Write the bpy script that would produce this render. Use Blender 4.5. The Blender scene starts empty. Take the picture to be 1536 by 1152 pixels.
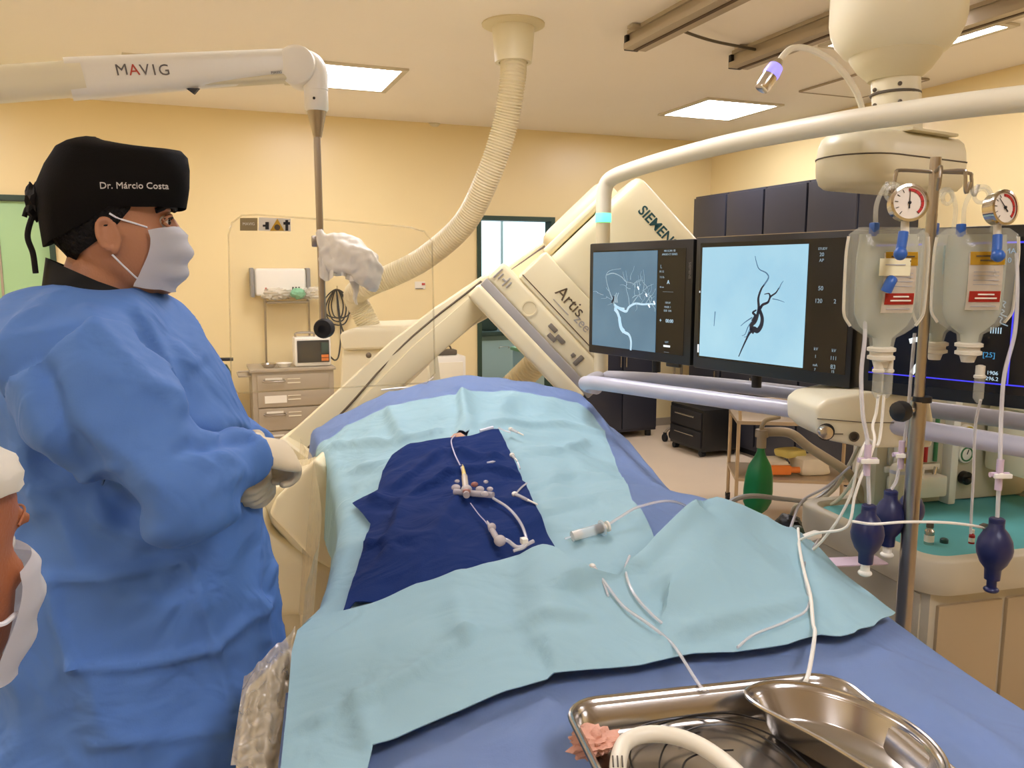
import bpy, bmesh, math, random
from mathutils import Vector, Matrix, noise
from mathutils.bvhtree import BVHTree
from mathutils.geometry import delaunay_2d_cdt
random.seed(7)
COL = bpy.context.scene.collection
R = math.radians
# ------------------------------------------------------------------ camera model (1536x1152)
FPX = 1205.0; PITCH = R(7.94); YAW = R(21.2); CAMH = 1.6
CP, SP = math.cos(PITCH), math.sin(PITCH)
FW = Vector((math.sin(YAW), math.cos(YAW), 0)); RT = Vector((math.cos(YAW), -math.sin(YAW), 0)); UP = Vector((0, 0, 1))
def ray(px, py):
    y = (576 - py) / FPX
    return (px - 768) / FPX, CP + y * SP, -SP + y * CP
def L(lat, fwd, z): return RT * lat + FW * fwd + UP * z
def Q(px, py, d):
    a, b, c = ray(px, py); k = d / b
    return L(a * k, d, CAMH + c * k)
def Qz(px, py, z):
    a, b, c = ray(px, py); k = (z - CAMH) / c
    return L(a * k, b * k, z)
def S2(c): return c / 12.92 if c <= .04045 else ((c + .055) / 1.055) ** 2.4
def rgb(h):
    h = h.lstrip('#'); return tuple(S2(int(h[i:i + 2], 16) / 255) for i in (0, 2, 4)) + (1,)
# ------------------------------------------------------------------ materials
def mat(name, col, rough=.5, metal=0., bump=0., bscale=60., emit=None, estr=0., spec=.5, mott=0., mscale=6., trans=None, bdist=.004, sheen=0., wrinkle=None):
    m = bpy.data.materials.new(name); m.use_nodes = True
    nt = m.node_tree; b = nt.nodes['Principled BSDF']; c = rgb(col) if isinstance(col, str) else col
    b.inputs['Base Color'].default_value = c
    b.inputs['Roughness'].default_value = rough; b.inputs['Metallic'].default_value = metal
    b.inputs['Specular IOR Level'].default_value = spec
    if sheen: b.inputs['Sheen Weight'].default_value = sheen
    tc = None
    if bump or mott or wrinkle:
        tc = nt.nodes.new('ShaderNodeTexCoord')
    if mott:
        n = nt.nodes.new('ShaderNodeTexNoise'); n.inputs['Scale'].default_value = mscale; n.inputs['Detail'].default_value = 4
        nt.links.new(tc.outputs['Object'], n.inputs['Vector'])
        r = nt.nodes.new('ShaderNodeMix'); r.data_type = 'RGBA'
        r.inputs['A'].default_value = tuple(x * (1 - mott) for x in c[:3]) + (1,)
        r.inputs['B'].default_value = tuple(min(1, x * (1 + mott)) for x in c[:3]) + (1,)
        nt.links.new(n.outputs['Fac'], r.inputs['Factor']); nt.links.new(r.outputs['Result'], b.inputs['Base Color'])
    if bump:
        n = nt.nodes.new('ShaderNodeTexNoise'); n.inputs['Scale'].default_value = bscale; n.inputs['Detail'].default_value = 3
        nt.links.new(tc.outputs['Object'], n.inputs['Vector'])
        bp = nt.nodes.new('ShaderNodeBump'); bp.inputs['Strength'].default_value = bump; bp.inputs['Distance'].default_value = bdist
        nt.links.new(n.outputs['Fac'], bp.inputs['Height']); nt.links.new(bp.outputs['Normal'], b.inputs['Normal'])
    if wrinkle:      # broad cloth wrinkles: distorted noise as a second bump
        n2 = nt.nodes.new('ShaderNodeTexNoise'); n2.inputs['Scale'].default_value = wrinkle[0]; n2.inputs['Detail'].default_value = 2.5; n2.inputs['Distortion'].default_value = 1.2
        nt.links.new(tc.outputs['Object'], n2.inputs['Vector'])
        b2 = nt.nodes.new('ShaderNodeBump'); b2.inputs['Strength'].default_value = wrinkle[1]; b2.inputs['Distance'].default_value = wrinkle[2]
        nt.links.new(n2.outputs['Fac'], b2.inputs['Height'])
        if bump: nt.links.new(bp.outputs['Normal'], b2.inputs['Normal'])
        nt.links.new(b2.outputs['Normal'], b.inputs['Normal'])
    if emit:
        b.inputs['Emission Color'].default_value = rgb(emit); b.inputs['Emission Strength'].default_value = estr
    if trans is not None:
        t = nt.nodes.new('ShaderNodeBsdfTransparent'); mx = nt.nodes.new('ShaderNodeMixShader')
        mx.inputs[0].default_value = 1 - trans
        o = nt.nodes['Material Output']
        nt.links.new(t.outputs[0], mx.inputs[1]); nt.links.new(b.outputs[0], mx.inputs[2]); nt.links.new(mx.outputs[0], o.inputs['Surface'])
    return m
M = {}
def mk(k, *a, **kw): M[k] = mat(k, *a, **kw); return M[k]
# ------------------------------------------------------------------ mesh builder
def crom(pts, n=8, closed=False):
    pts = [Vector(p) for p in pts]
    if len(pts) < 3: return pts
    out = []; m = len(pts)
    rng = m if closed else m - 1
    for i in range(rng):
        if closed: a, b, c, d = pts[i - 1], pts[i], pts[(i + 1) % m], pts[(i + 2) % m]
        else:
            b, c = pts[i], pts[i + 1]
            a = pts[i - 1] if i else b * 2 - c
            d = pts[i + 2] if i + 2 < m else c * 2 - b
        for j in range(n):
            t = j / n
            out.append(.5 * ((2 * b) + (c - a) * t + (2 * a - 5 * b + 4 * c - d) * t * t + (3 * b - a - 3 * c + d) * t ** 3))
    if not closed: out.append(pts[-1])
    return out
class MB:
    def __init__(s): s.bm = bmesh.new()
    def merge(s, other, mx=None):
        me = bpy.data.meshes.new('tmp'); other.to_mesh(me); other.free()
        if mx is not None: me.transform(mx)
        s.bm.from_mesh(me); bpy.data.meshes.remove(me); return s
    def box(s, c, size, rot=None, bev=0., seg=2):
        b = bmesh.new(); bmesh.ops.create_cube(b, size=1)
        for v in b.verts: v.co = Vector((v.co.x * size[0], v.co.y * size[1], v.co.z * size[2]))
        if bev: bmesh.ops.bevel(b, geom=b.edges[:], offset=bev, segments=seg, profile=.6, affect='EDGES')
        mx = Matrix.Translation(Vector(c))
        if rot is not None: mx = mx @ (rot.to_4x4() if hasattr(rot, 'to_4x4') else Matrix.Rotation(rot, 4, 'Z'))
        return s.merge(b, mx)
    def box2(s, a, b, bev=0., seg=2):
        a = Vector(a); b = Vector(b)
        return s.box((a + b) / 2, [abs(x) for x in (b - a)], None, bev, seg)
    def loft(s, rings, caps=True, closed=True):
        bm = s.bm; vs = [[bm.verts.new(p) for p in r] for r in rings]; n = len(vs[0])
        for a, b in zip(vs, vs[1:]):
            for i in range(n if closed else n - 1):
                j = (i + 1) % n
                try: bm.faces.new((a[i], a[j], b[j], b[i]))
                except ValueError: pass
        if caps and closed:
            for r in (vs[0][::-1], vs[-1]):
                try: bm.faces.new(r)
                except ValueError: pass
        return s
    def tube(s, pts, r, n=10, smooth=8, closed=False, caps=True):
        p = crom(pts, smooth, closed) if smooth else [Vector(x) for x in pts]
        m = len(p); rr = r if callable(r) else (lambda t: r)
        tg = []
        for i in range(m):
            a = p[i - 1] if (i or closed) else p[i]; b = p[(i + 1) % m] if (i < m - 1 or closed) else p[i]
            t = (b - a); tg.append(t.normalized() if t.length > 1e-9 else Vector((0, 0, 1)))
        u = tg[0].orthogonal().normalized(); rings = []
        for i in range(m):
            if i:
                ax = tg[i - 1].cross(tg[i]); 
                if ax.length > 1e-8: u = Matrix.Rotation(tg[i - 1].angle(tg[i]), 3, ax) @ u
                u = (u - tg[i] * u.dot(tg[i])).normalized()
            w = tg[i].cross(u); q = rr(i / max(1, m - 1))
            rings.append([p[i] + (u * math.cos(2 * math.pi * k / n) + w * math.sin(2 * math.pi * k / n)) * q for k in range(n)])
        if closed: rings.append(rings[0]); 
        s.loft(rings, caps=caps and not closed)
        if closed: bmesh.ops.remove_doubles(s.bm, verts=s.bm.verts, dist=1e-6)
        return s
    def cyl(s, a, b, r, r2=None, n=24):
        a = Vector(a); b = Vector(b); r2 = r if r2 is None else r2
        z = (b - a).normalized(); u = z.orthogonal().normalized(); w = z.cross(u)
        ring = lambda c, q: [c + (u * math.cos(2 * math.pi * k / n) + w * math.sin(2 * math.pi * k / n)) * q for k in range(n)]
        return s.loft([ring(a, r), ring(b, r2)])
    def lathe(s, o, axis, prof, n=24):
        """prof: list of (radius, height along axis)."""
        o = Vector(o); z = Vector(axis).normalized(); u = z.orthogonal().normalized(); w = z.cross(u)
        return s.loft([[o + z * h + (u * math.cos(2 * math.pi * k / n) + w * math.sin(2 * math.pi * k / n)) * max(r, 1e-4) for k in range(n)] for r, h in prof])
    def ball(s, c, rad, rot=None, n=20, fn=None):
        b = bmesh.new(); bmesh.ops.create_uvsphere(b, u_segments=n, v_segments=max(8, n // 2 + 2), radius=1)
        rad = (rad,) * 3 if isinstance(rad, (int, float)) else rad
        for v in b.verts:
            k = fn(v.co) if fn else 1
            v.co = Vector((v.co.x * rad[0] * k, v.co.y * rad[1] * k, v.co.z * rad[2] * k))
        mx = Matrix.Translation(Vector(c))
        if rot is not None: mx = mx @ rot.to_4x4()
        return s.merge(b, mx)
    def prism(s, poly, d, bev=0., seg=2):
        """poly: world points of the front outline, d: vector of the thickness."""
        b = bmesh.new(); d = Vector(d)
        f = [b.verts.new(Vector(p)) for p in poly]; g = [b.verts.new(Vector(p) + d) for p in poly]; n = len(f)
        b.faces.new(f); b.faces.new(g[::-1])
        for i in range(n): b.faces.new((f[i], g[i], g[(i + 1) % n], f[(i + 1) % n]))
        bmesh.ops.recalc_face_normals(b, faces=b.faces[:])
        if bev: bmesh.ops.bevel(b, geom=b.edges[:], offset=bev, segments=seg, profile=.6, affect='EDGES', clamp_overlap=True)
        return s.merge(b)
    def sweep(s, path, prof, up):
        """prof: list of (a,b) offsets; a along side vector, b along up-ish vector."""
        rings = []
        for i, p in enumerate(path):
            t = (path[min(i + 1, len(path) - 1)] - path[max(i - 1, 0)]).normalized()
            side = t.cross(up).normalized(); nn = side.cross(t).normalized()
            rings.append([p + side * a + nn * b for a, b in prof])
        return s.loft(rings)
def frame(o, x, y=None, z=None):
    """matrix from an origin and two axes"""
    x = Vector(x).normalized()
    if z is None: y = Vector(y).normalized(); z = x.cross(y).normalized(); y = z.cross(x)
    else: z = Vector(z).normalized(); y = z.cross(x).normalized(); x = y.cross(z).normalized()
    m = Matrix((x, y, z)).transposed().to_4x4(); m.translation = Vector(o); return m
def rrect(w, h, r, n=4):
    """rounded rectangle outline, centred"""
    out = []
    for cx, cy, a0 in ((w / 2 - r, h / 2 - r, 0), (-w / 2 + r, h / 2 - r, 90), (-w / 2 + r, -h / 2 + r, 180), (w / 2 - r, -h / 2 + r, 270)):
        for k in range(n + 1):
            a = R(a0 + 90 * k / n); out.append((cx + r * math.cos(a), cy + r * math.sin(a)))
    return out
# ------------------------------------------------------------------ objects
def worldm(o):
    m = Matrix.Identity(4); ch = []
    while o is not None: ch.append(o); o = o.parent
    for x in reversed(ch): m = m @ x.matrix_basis
    return m
def tag(o, label, cat=None, group=None, kind=None):
    if label: o['label'] = label
    if cat: o['category'] = cat
    if group: o['group'] = group
    if kind: o['kind'] = kind
    return o
def thing(name, label, cat, loc=(0, 0, 0), rz=0., group=None):
    o = bpy.data.objects.new(name, None); COL.objects.link(o); o.empty_display_size = .05
    o.location = loc; o.rotation_euler = (0, 0, rz)
    return tag(o, label, cat, group)
def obj(name, mb, m, parent=None, label=None, ang=35, local=False, flat=False):
    """one mesh object; geometry is given in world space unless local (then in the parent's space)"""
    bm = mb.bm if isinstance(mb, MB) else mb
    bmesh.ops.recalc_face_normals(bm, faces=bm.faces[:])
    me = bpy.data.meshes.new(name); bm.to_mesh(me); bm.free()
    o = bpy.data.objects.new(name, me); COL.objects.link(o)
    if isinstance(m, str): m = M[m]
    me.materials.append(m)
    if parent is not None:
        o.parent = parent
        if not local: me.transform(worldm(parent).inverted())
    else:
        # own origin: centre of the bounding box's foot
        xs = [v.co for v in me.vertices]
        lo = Vector([min(v[i] for v in xs) for i in range(3)]); hi = Vector([max(v[i] for v in xs) for i in range(3)])
        c = Vector(((lo.x + hi.x) / 2, (lo.y + hi.y) / 2, lo.z)); me.transform(Matrix.Translation(-c)); o.location = c
    if not flat and len(me.polygons):
        me.polygons.foreach_set('use_smooth', [True] * len(me.polygons)); me.set_sharp_from_angle(angle=R(ang))
    me.update()
    if label: o['label'] = label
    return o
def struct(name, mb, m, label=None):
    o = obj(name, mb, m); o['kind'] = 'structure'
    return o
def copy_tree(o, parent=None):
    c = o.copy(); COL.objects.link(c); c.parent = parent
    for ch in list(o.children): copy_tree(ch, c)
    return c
def text_bm(body, size, depth=.0006, align='CENTER', bold=0., space=1.):
    cu = bpy.data.curves.new('t', 'FONT'); cu.body = body; cu.size = size; cu.extrude = depth; cu.align_x = align; cu.align_y = 'CENTER'
    cu.offset = bold; cu.space_character = space; cu.resolution_u = 3
    o = bpy.data.objects.new('t', cu); COL.objects.link(o)
    dg = bpy.context.evaluated_depsgraph_get(); ev = o.evaluated_get(dg); me = ev.to_mesh()
    bm = bmesh.new(); bm.from_mesh(me); ev.to_mesh_clear()
    bpy.data.objects.remove(o); bpy.data.curves.remove(cu)
    return bm
def text(name, body, size, mx, m, parent, depth=.0006, align='CENTER', bold=0., space=1.):
    b = text_bm(body, size, depth, align, bold, space); b.transform(mx)
    return obj(name, b, m, parent, flat=True)
def remesh(mb, vox, it=4, fac=.5):
    bm = mb.bm if isinstance(mb, MB) else mb
    me = bpy.data.meshes.new('r'); bm.to_mesh(me); bm.free()
    o = bpy.data.objects.new('r', me); COL.objects.link(o)
    md = o.modifiers.new('r', 'REMESH'); md.mode = 'VOXEL'; md.voxel_size = vox
    if it:
        sm = o.modifiers.new('s', 'SMOOTH'); sm.iterations = it; sm.factor = fac
    dg = bpy.context.evaluated_depsgraph_get(); ev = o.evaluated_get(dg); m2 = ev.to_mesh()
    out = bmesh.new(); out.from_mesh(m2); ev.to_mesh_clear()
    bpy.data.objects.remove(o); bpy.data.meshes.remove(me)
    return out
def ell(c, a, b, n=28, e=2.3):
    """superellipse ring: centre, half-axis vectors"""
    out = []
    for k in range(n):
        t = 2 * math.pi * k / n; x, y = math.cos(t), math.sin(t)
        out.append(Vector(c) + Vector(a) * math.copysign(abs(x) ** (2 / e), x) + Vector(b) * math.copysign(abs(y) ** (2 / e), y))
    return out
# ------------------------------------------------------------------ palette
mk('wall_paint', '#f4dfa8', .32, mott=.02, mscale=2., spec=.45)
mk('ceiling_paint', '#fdf6ea', .6, mott=.02, mscale=1.5)
mk('floor_vinyl', '#d8c4a8', .35, mott=.05, mscale=3.)
mk('trim_green', '#2c4434', .45)
mk('door_green', '#a9d096', .5)
mk('cream', '#efe6c6', .35)
mk('cream_dark', '#ded2ac', .4)
mk('white', '#f4efe0', .35)
mk('offwhite', '#eee6cc', .45)
mk('grey_plastic', '#8d8b86', .4)
mk('lav_pipe', '#c3c3cf', .3)
mk('black', '#141312', .45)
mk('rubber', '#1b1a1a', .7)
mk('dark_navy', '#2f3039', .4)
mk('dark_navy_gap', '#17171c', .6)
mk('steel', '#cfc7ba', .22, 1.)
mk('steel_dark', '#a89f92', .28, 1.)
mk('cart_grey', '#ad9f88', .45)
mk('cart_line', '#5e5445', .6)
mk('paper', '#efe8d6', .7)
mk('alu', '#bdb09a', .45, .3)
mk('dark_brown', '#54402c', .6)
mk('led', '#fff3dd', .5, emit='#f6f4ff', estr=13.)
mk('led_frame', '#d8cfb8', .5)
# ------------------------------------------------------------------ shell
XL, XR, YB, YF, HC = -3.2, 5.0, 7.2, -3.0, 2.92
struct('floor', MB().box2((XL - .1, YF - .1, -.1), (XR + .1, 10.3, 0)), 'floor_vinyl')
struct('ceiling', MB().box2((XL - .1, YF - .1, HC), (XR + .1, YB + .12, HC + .1)), 'ceiling_paint')
# back wall with two openings
D1 = (2.45, 3.22, 2.11)      # doorway
D2 = (-2.25, -1.03, 2.17)    # green double door
b = MB()
for x0, x1 in ((XL, D2[0]), (D2[1], D1[0]), (D1[1], XR)): b.box2((x0, YB, 0), (x1, YB + .12, HC))
b.box2((D2[0], YB, D2[2]), (D2[1], YB + .12, HC)); b.box2((D1[0], YB, D1[2]), (D1[1], YB + .12, HC))
struct('wall_back', b, 'wall_paint')
struct('wall_right', MB().box2((XR, YF, 0), (XR + .1, YB + .12, HC)), 'wall_paint')
struct('wall_left', MB().box2((XL - .1, YF, 0), (XL, YB + .12, HC)), 'wall_paint')
struct('wall_front', MB().box2((XL, YF - .1, 0), (XR, YF, HC)), 'wall_paint')
# doorway trim
def doorframe(name, D, w=.045):
    b = MB(); y0, y1 = YB - .02, YB + .13
    b.box2((D[0] - .01, y0, 0), (D[0] + w, y1, D[2] + .01)); b.box2((D[1] - w, y0, 0), (D[1] + .01, y1, D[2] + .01)); b.box2((D[0] + w, y0, D[2] - w), (D[1] - w, y1, D[2] + .01))
    return struct(name, b, 'trim_green')
doorframe('trim_1', D1, .03); doorframe('trim_2', D2, .03)
# green double door
d = thing('door_2', None, None, ((D2[0] + D2[1]) / 2, YB + .05, 0)); d['kind'] = 'structure'
mid = -1.40
for x0, x1 in ((D2[0] + .035, mid - .004), (mid + .004, D2[1] - .035)):
    obj('door_leaf', MB().box2((x0, YB + .02, .01), (x1, YB + .06, D2[2] - .035), .003), 'door_green', d)
obj('hinge_strip', MB().box2((mid - .01, YB + .012, .01), (mid + .006, YB + .022, D2[2] - .04)), 'cart_grey', d)
# room beyond the doorway
mk('far_wall', '#cfdfe2', .6); mk('far_grey', '#8f9a90', .5); mk('far_dark', '#48544c', .6); mk('glassy', '#d6eef2', .3, emit='#d5f0ff', estr=.75)
struct('wall_beyond', MB().box2((.9, 10.2, 0), (6.0, 10.3, 2.92)), 'far_wall')
struct('wall_beyond_left', MB().box2((.8, YB + .12, 0), (.9, 10.3, 2.92)), 'far_wall')
struct('wall_beyond_right', MB().box2((6.0, YB + .12, 0), (6.1, 10.3, 2.92)), 'far_wall')
struct('ceiling_beyond', MB().box2((.8, YB + .12, 2.92), (6.1, 10.3, 3.0)), 'far_wall')
w = thing('window_1', None, None, (3.6, 10.1, 1.15)); w['kind'] = 'structure'
obj('window_frame', MB().box2((2.55, 10.14, 1.12), (5.2, 10.2, 1.16)).box2((2.55, 10.14, 2.68), (5.2, 10.2, 2.72)).box2((3.78, 10.15, 1.16), (3.81, 10.2, 2.68)), 'far_wall', w)
obj('window_pane', MB().box2((2.55, 10.17, 1.16), (5.2, 10.19, 2.68)), 'glassy', w)
mk('led2', '#eef6ff', .5, emit='#e6f4ff', estr=3.)
t = thing('ceiling_light', 'ceiling light of the bright room beyond the doorway', 'lamp', (3.6, 8.7, 2.9))
obj('diffuser', MB().box2((3.0, 8.3, 2.895), (4.2, 9.1, 2.915)), 'led2', t)
t = thing('counter_cabinet', 'grey counter cabinet in the bright room beyond the doorway', 'cabinet', (3.4, 9.6, 0))
obj('body', MB().box2((2.5, 9.35, 0), (4.4, 10.1, .82), .01), 'far_grey', t)
obj('worktop', MB().box2((2.46, 9.3, .82), (4.44, 10.12, .87), .005), 'far_dark', t)
for i in range(3): obj('door', MB().box2((2.55 + i * .6, 9.335, .08), (3.12 + i * .6, 9.355, .76), .004), 'far_wall', t)
for i in range(3): obj('handle', MB().tube([(2.85 + i * .6, 9.33, .66), (2.85 + i * .6, 9.31, .68), (2.97 + i * .6, 9.31, .68), (2.97 + i * .6, 9.33, .66)], .006, 6, 2), 'steel', t)
t = thing('storage_box', 'pale green storage box standing inside the doorway on the right', 'box', (3.4, 8.3, 0))
obj('body', MB().box2((3.3, 8.1, 0), (3.75, 8.5, .72), .02), 'far_wall', t)
obj('lid', MB().box2((3.28, 8.08, .72), (3.77, 8.52, .76), .01), 'door_green', t)
t = thing('worktop_machine', 'dark machine on the counter beyond the doorway', 'machine', (3.1, 9.7, .87))
obj('body', MB().box2((2.75, 9.5, .87), (3.5, 9.95, 1.12), .03), 'far_dark', t)
obj('hose', MB().tube([(2.95, 9.49, 1.05), (3.02, 9.4, 1.0), (3.0, 9.38, .9), (2.9, 9.4, .875)], .018, 8), 'far_grey', t)
# skirting
struct('baseboard_back', MB().box2((D2[1] + .02, YB - .012, 0), (D1[0] - .02, YB, .08)).box2((D1[1] + .02, YB - .012, 0), (XR, YB, .08)), 'cart_grey')
# ceiling lights
def panel(x, y, lab, s=.64):
    t = thing('ceiling_light', lab, 'lamp', (x, y, HC), group='square ceiling light panels')
    b = MB(); h = s / 2 + .02
    for a in (-1, 1):
        b.box2((x + a * h - .02, y - h - .02, HC - .014), (x + a * h + .02, y + h + .02, HC)); b.box2((x - h + .02, y + a * h - .02, HC - .014), (x + h - .02, y + a * h + .02, HC))
    obj('frame', b, 'led_frame', t); obj('diffuser', MB().box2((x - h + .02, y - h + .02, HC - .009), (x + h - .02, y + h - .02, HC - .003)), 'led', t)
panel(1.0, 5.73, 'square ceiling light panel behind the white support arm joint')
panel(4.05, 5.75, 'square ceiling light panel below the gooseneck lamp head')
panel(3.82, 3.6, 'square ceiling light panel partly hidden by the ceiling dome')
for x, y in ((-2.0, 5.73), (-2.0, 2.75), (1.0, 2.75), (-2.0, -.25), (1.0, -.25), (4.0, .3)):  # panels out of view, added on the ceiling grid for more light
    panel(x, y, 'unseen square ceiling light panel added to brighten the room')
# ceiling fittings
for i, (px, py, lab) in enumerate(((650, 186, 'small round detector on the ceiling above the back wall'), (240, 88, 'thin ceiling grille above the white support arm'))):
    c = Qz(px, py, HC)
    if i == 0:
        t = thing('smoke_detector', lab, 'detector', c)
        obj('body', MB().lathe(c, (0, 0, -1), [(.06, 0), (.06, .015), (.045, .03), (.001, .034)]), 'offwhite', t); obj('base', MB().cyl(c, c - UP * .006, .07), 'cream_dark', t)
    else:
        t = thing('ceiling_vent', lab, 'vent', c)
        obj('frame', MB().box(c - UP * .01, (.42, .16, .02), None, .004), 'offwhite', t)
        b = MB()
        for k in range(5): b.box(c + Vector((0, -.05 + k * .025, -.021)), (.36, .008, .006))
        obj('slat', b, 'cart_line', t)
t = thing('access_hatch', 'flat square ceiling hatch to the right of the ceiling dome', 'hatch', Vector((4.5, 4.6, HC)))
obj('panel', MB().box2((4.2, 4.35, HC - .012), (4.75, 4.95, HC), .003), 'ceiling_paint', t); 
obj('rim', MB().tube([(4.19, 4.34, HC - .008), (4.76, 4.34, HC - .008), (4.76, 4.96, HC - .008), (4.19, 4.96, HC - .008)], .008, 6, 0, True), 'cart_grey', t)
# ------------------------------------------------------------------ furniture along the back and right walls
# tall navy cabinets along the right wall: one unit per door
n = 4; y0, y1 = 4.55, 6.6; st = (y1 - y0) / n
labs = ['navy tall cabinet unit nearest the back wall corner', 'second navy tall cabinet unit from the back wall', 'third navy tall cabinet unit from the back wall', 'navy tall cabinet unit behind the hanging fluid bags']
for i in range(n):
    a = y1 - st * (i + 1); c = a + st
    t = thing('tall_cabinet', labs[i], 'cabinet', (4.7, (a + c) / 2, 0), group='navy tall cabinets on the right wall')
    obj('body', MB().box2((4.42, a + .003, .06), (4.99, c - .003, 2.30), .004), 'dark_navy', t)
    obj('plinth', MB().box2((4.47, a + .003, 0), (4.98, c - .003, .06)), 'dark_navy_gap', t)
    for z0, z1, hz in ((.10, 1.02, .93), (1.05, 2.28, 1.15)):
        dd = obj('door', MB().box2((4.395, a + .012, z0), (4.418, c - .012, z1), .004), 'dark_navy', t)
        if z0 < 1:
            obj('label_plate', MB().box2((4.389, c - .12, hz - .08), (4.396, c - .04, hz), .001), 'paper', dd)
            obj('handle', MB().box2((4.37, a + .05, .55), (4.394, a + .07, .70), .004), 'steel', dd)
# low drawer unit in front of the cabinets
t = thing('drawer_unit', 'black two-drawer unit under the bumper rail beside the navy cabinets', 'drawers', (4.2, 6.0, 0))
obj('body', MB().box2((4.0, 5.75, .05), (4.36, 6.27, .42), .01), 'black', t)
for k in range(2):
    dr = obj('drawer', MB().box2((3.985, 5.77, .08 + k * .165), (3.999, 6.25, .225 + k * .165), .004), 'dark_navy_gap', t)
    obj('handle', MB().cyl((3.97, 5.85, .18 + k * .165), (3.97, 6.15, .18 + k * .165), .007, n=8), 'steel', dr)
for x, y in ((4.03, 5.80), (4.33, 5.80), (4.03, 6.22), (4.33, 6.22)): obj('caster', MB().cyl((x - .02, y, .027), (x + .02, y, .027), .027), 'rubber', t)
# dark cabinet block left of it, against the back wall
t = thing('low_cabinet', 'black cabinet standing against the back wall right of the doorway', 'cabinet', (3.75, 6.8, 0))
obj('body', MB().box2((3.36, 6.75, .06), (4.14, 7.17, 1.45), .008), 'dark_navy', t)
for x0, x1 in ((3.37, 3.745), (3.755, 4.13)):
    d_ = obj('door', MB().box2((x0, 6.73, .09), (x1, 6.748, 1.43), .004), 'dark_navy', t)
    obj('handle', MB().cyl((3.75 + (.03 if x0 > 3.5 else -.03), 6.715, .7), (3.75 + (.03 if x0 > 3.5 else -.03), 6.715, .86), .006, n=8), 'steel', d_)
for x, y in ((3.42, 6.8), (4.08, 6.8), (3.42, 7.1), (4.08, 7.1)): obj('foot', MB().cyl((x, y, 0), (x, y, .06), .03), 'rubber', t)
# two infusion stands on caster bases beside the black cabinet
def stand(name, lab, x, y, h, n=5, r=.30, group=None):
    t = thing(name, lab, 'stand', (x, y, 0), group=group)
    obj('pole', MB().cyl((x, y, .1), (x, y, h), .012, n=10), 'steel_dark', t)
    for k in range(n):
        a = 2 * math.pi * k / n + .3; e = Vector((x + r * math.cos(a), y + r * math.sin(a), .085))
        obj('leg', MB().tube([(x, y, .13), (x + .1 * math.cos(a), y + .1 * math.sin(a), .125), e], .012, 8, 4), 'steel_dark', t)
        obj('caster', MB().cyl(e + Vector((-.012, 0, -.047)), e + Vector((.012, 0, -.047)), .038, n=14).box(e + Vector((0, 0, -.01)), (.025, .03, .03), None, .004), 'rubber', t)
    obj('hook', MB().tube([(x - .12, y, h + .03), (x - .1, y, h), (x + .1, y, h), (x + .12, y, h + .03)], .005, 8, 4), 'steel', t)
    return t
tw = stand('infusion_stand', 'thin two-pole stand on black casters between the black cabinet and the navy cabinets', 4.20, 6.42, 1.6, 5, .14)
obj('pole', MB().cyl((4.11, 6.40, .1), (4.11, 6.40, 1.5), .009, n=10).cyl((4.11, 6.40, .12), (4.20, 6.42, .12), .009, n=8), 'steel_dark', tw)
# drawer cart with vital signs monitor
cx0, cx1, cy0, cy1, cz = .36, 1.0, 6.62, 7.06, .83
t = thing('drawer_cart', 'grey steel drawer cart with label holders standing against the back wall', 'cart', ((cx0 + cx1) / 2, 6.86, 0))
obj('body', MB().box2((cx0, cy0, .10), (cx1, cy1, cz - .02), .006), 'cart_grey', t)
obj('top', MB().box2((cx0 - .015, cy0 - .02, cz - .02), (cx1 + .015, cy1, cz + .004), .004), 'cart_grey', t)
zz = [.79, .655, .52, .33, .13]
for k in range(4):
    dr = obj('drawer', MB().box2((cx0 + .04, cy0 - .016, zz[k + 1] + .008), (cx1 - .04, cy0 - .001, zz[k] - .004), .003), 'cart_grey', t)
    zc = zz[k] - .055
    if k == 1: obj('label_card', MB().box2((cx0 + .09, cy0 - .02, zc - .04), (cx0 + .26, cy0 - .0165, zc + .02)), 'paper', dr)
    else:
        obj('handle', MB().tube([(cx0 + .09, cy0 - .017, zc + .01), (cx0 + .09, cy0 - .034, zc), (cx0 + .24, cy0 - .034, zc), (cx0 + .24, cy0 - .017, zc + .01)], .007, 8, 2), 'steel_dark', dr)
        obj('label_card', MB().box2((cx0 + .10, cy0 - .0195, zc + .012), (cx0 + .23, cy0 - .0165, zc + .028)), 'paper', dr)
    obj('label_holder', MB().box2((cx0 + .27, cy0 - .0195, zc - .02), (cx0 + .37, cy0 - .0165, zc - .012)).box2((cx0 + .27, cy0 - .0195, zc + .012), (cx0 + .37, cy0 - .0165, zc + .018)), 'offwhite', dr)
obj('side_shelf', MB().box2((cx0 - .10, cy0 + .05, .77), (cx0 - .001, cy1 - .1, .785), .003).cyl((cx0 - .10, cy0 + .06, .815), (cx0, cy0 + .06, .815), .008, n=8), 'cart_grey', t)
for x, y in ((cx0 + .06, cy0 + .05), (cx1 - .06, cy0 + .05), (cx0 + .06, cy1 - .06), (cx1 - .06, cy1 - .06)): obj('caster', MB().cyl((x - .015, y, .05), (x + .015, y, .05), .05).box((x, y, .09), (.03, .05, .02)), 'rubber', t)
t = thing('rack_frame', 'thin steel two-post frame rising behind the grey drawer cart', 'frame', (.65, 7.1, .834))
obj('frame', MB().tube([(.50, 7.13, .0), (.52, 7.13, 1.31), (.54, 7.13, 1.34), (.86, 7.13, 1.34), (.88, 7.13, 1.31), (.88, 7.13, .0)], .009, 8, 3), 'steel_dark', t)
obj('shelf', MB().box2((.53, 6.98, 1.345), (.87, 7.14, 1.355)), 'steel_dark', t)
def lump(mb, c, rad, amp=.25, fr=3., n=28, seed=0):
    return mb.ball(c, rad, None, n, lambda v: 1 + amp * noise.noise(v * fr + Vector((seed, 3.1, 1.7))))
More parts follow.
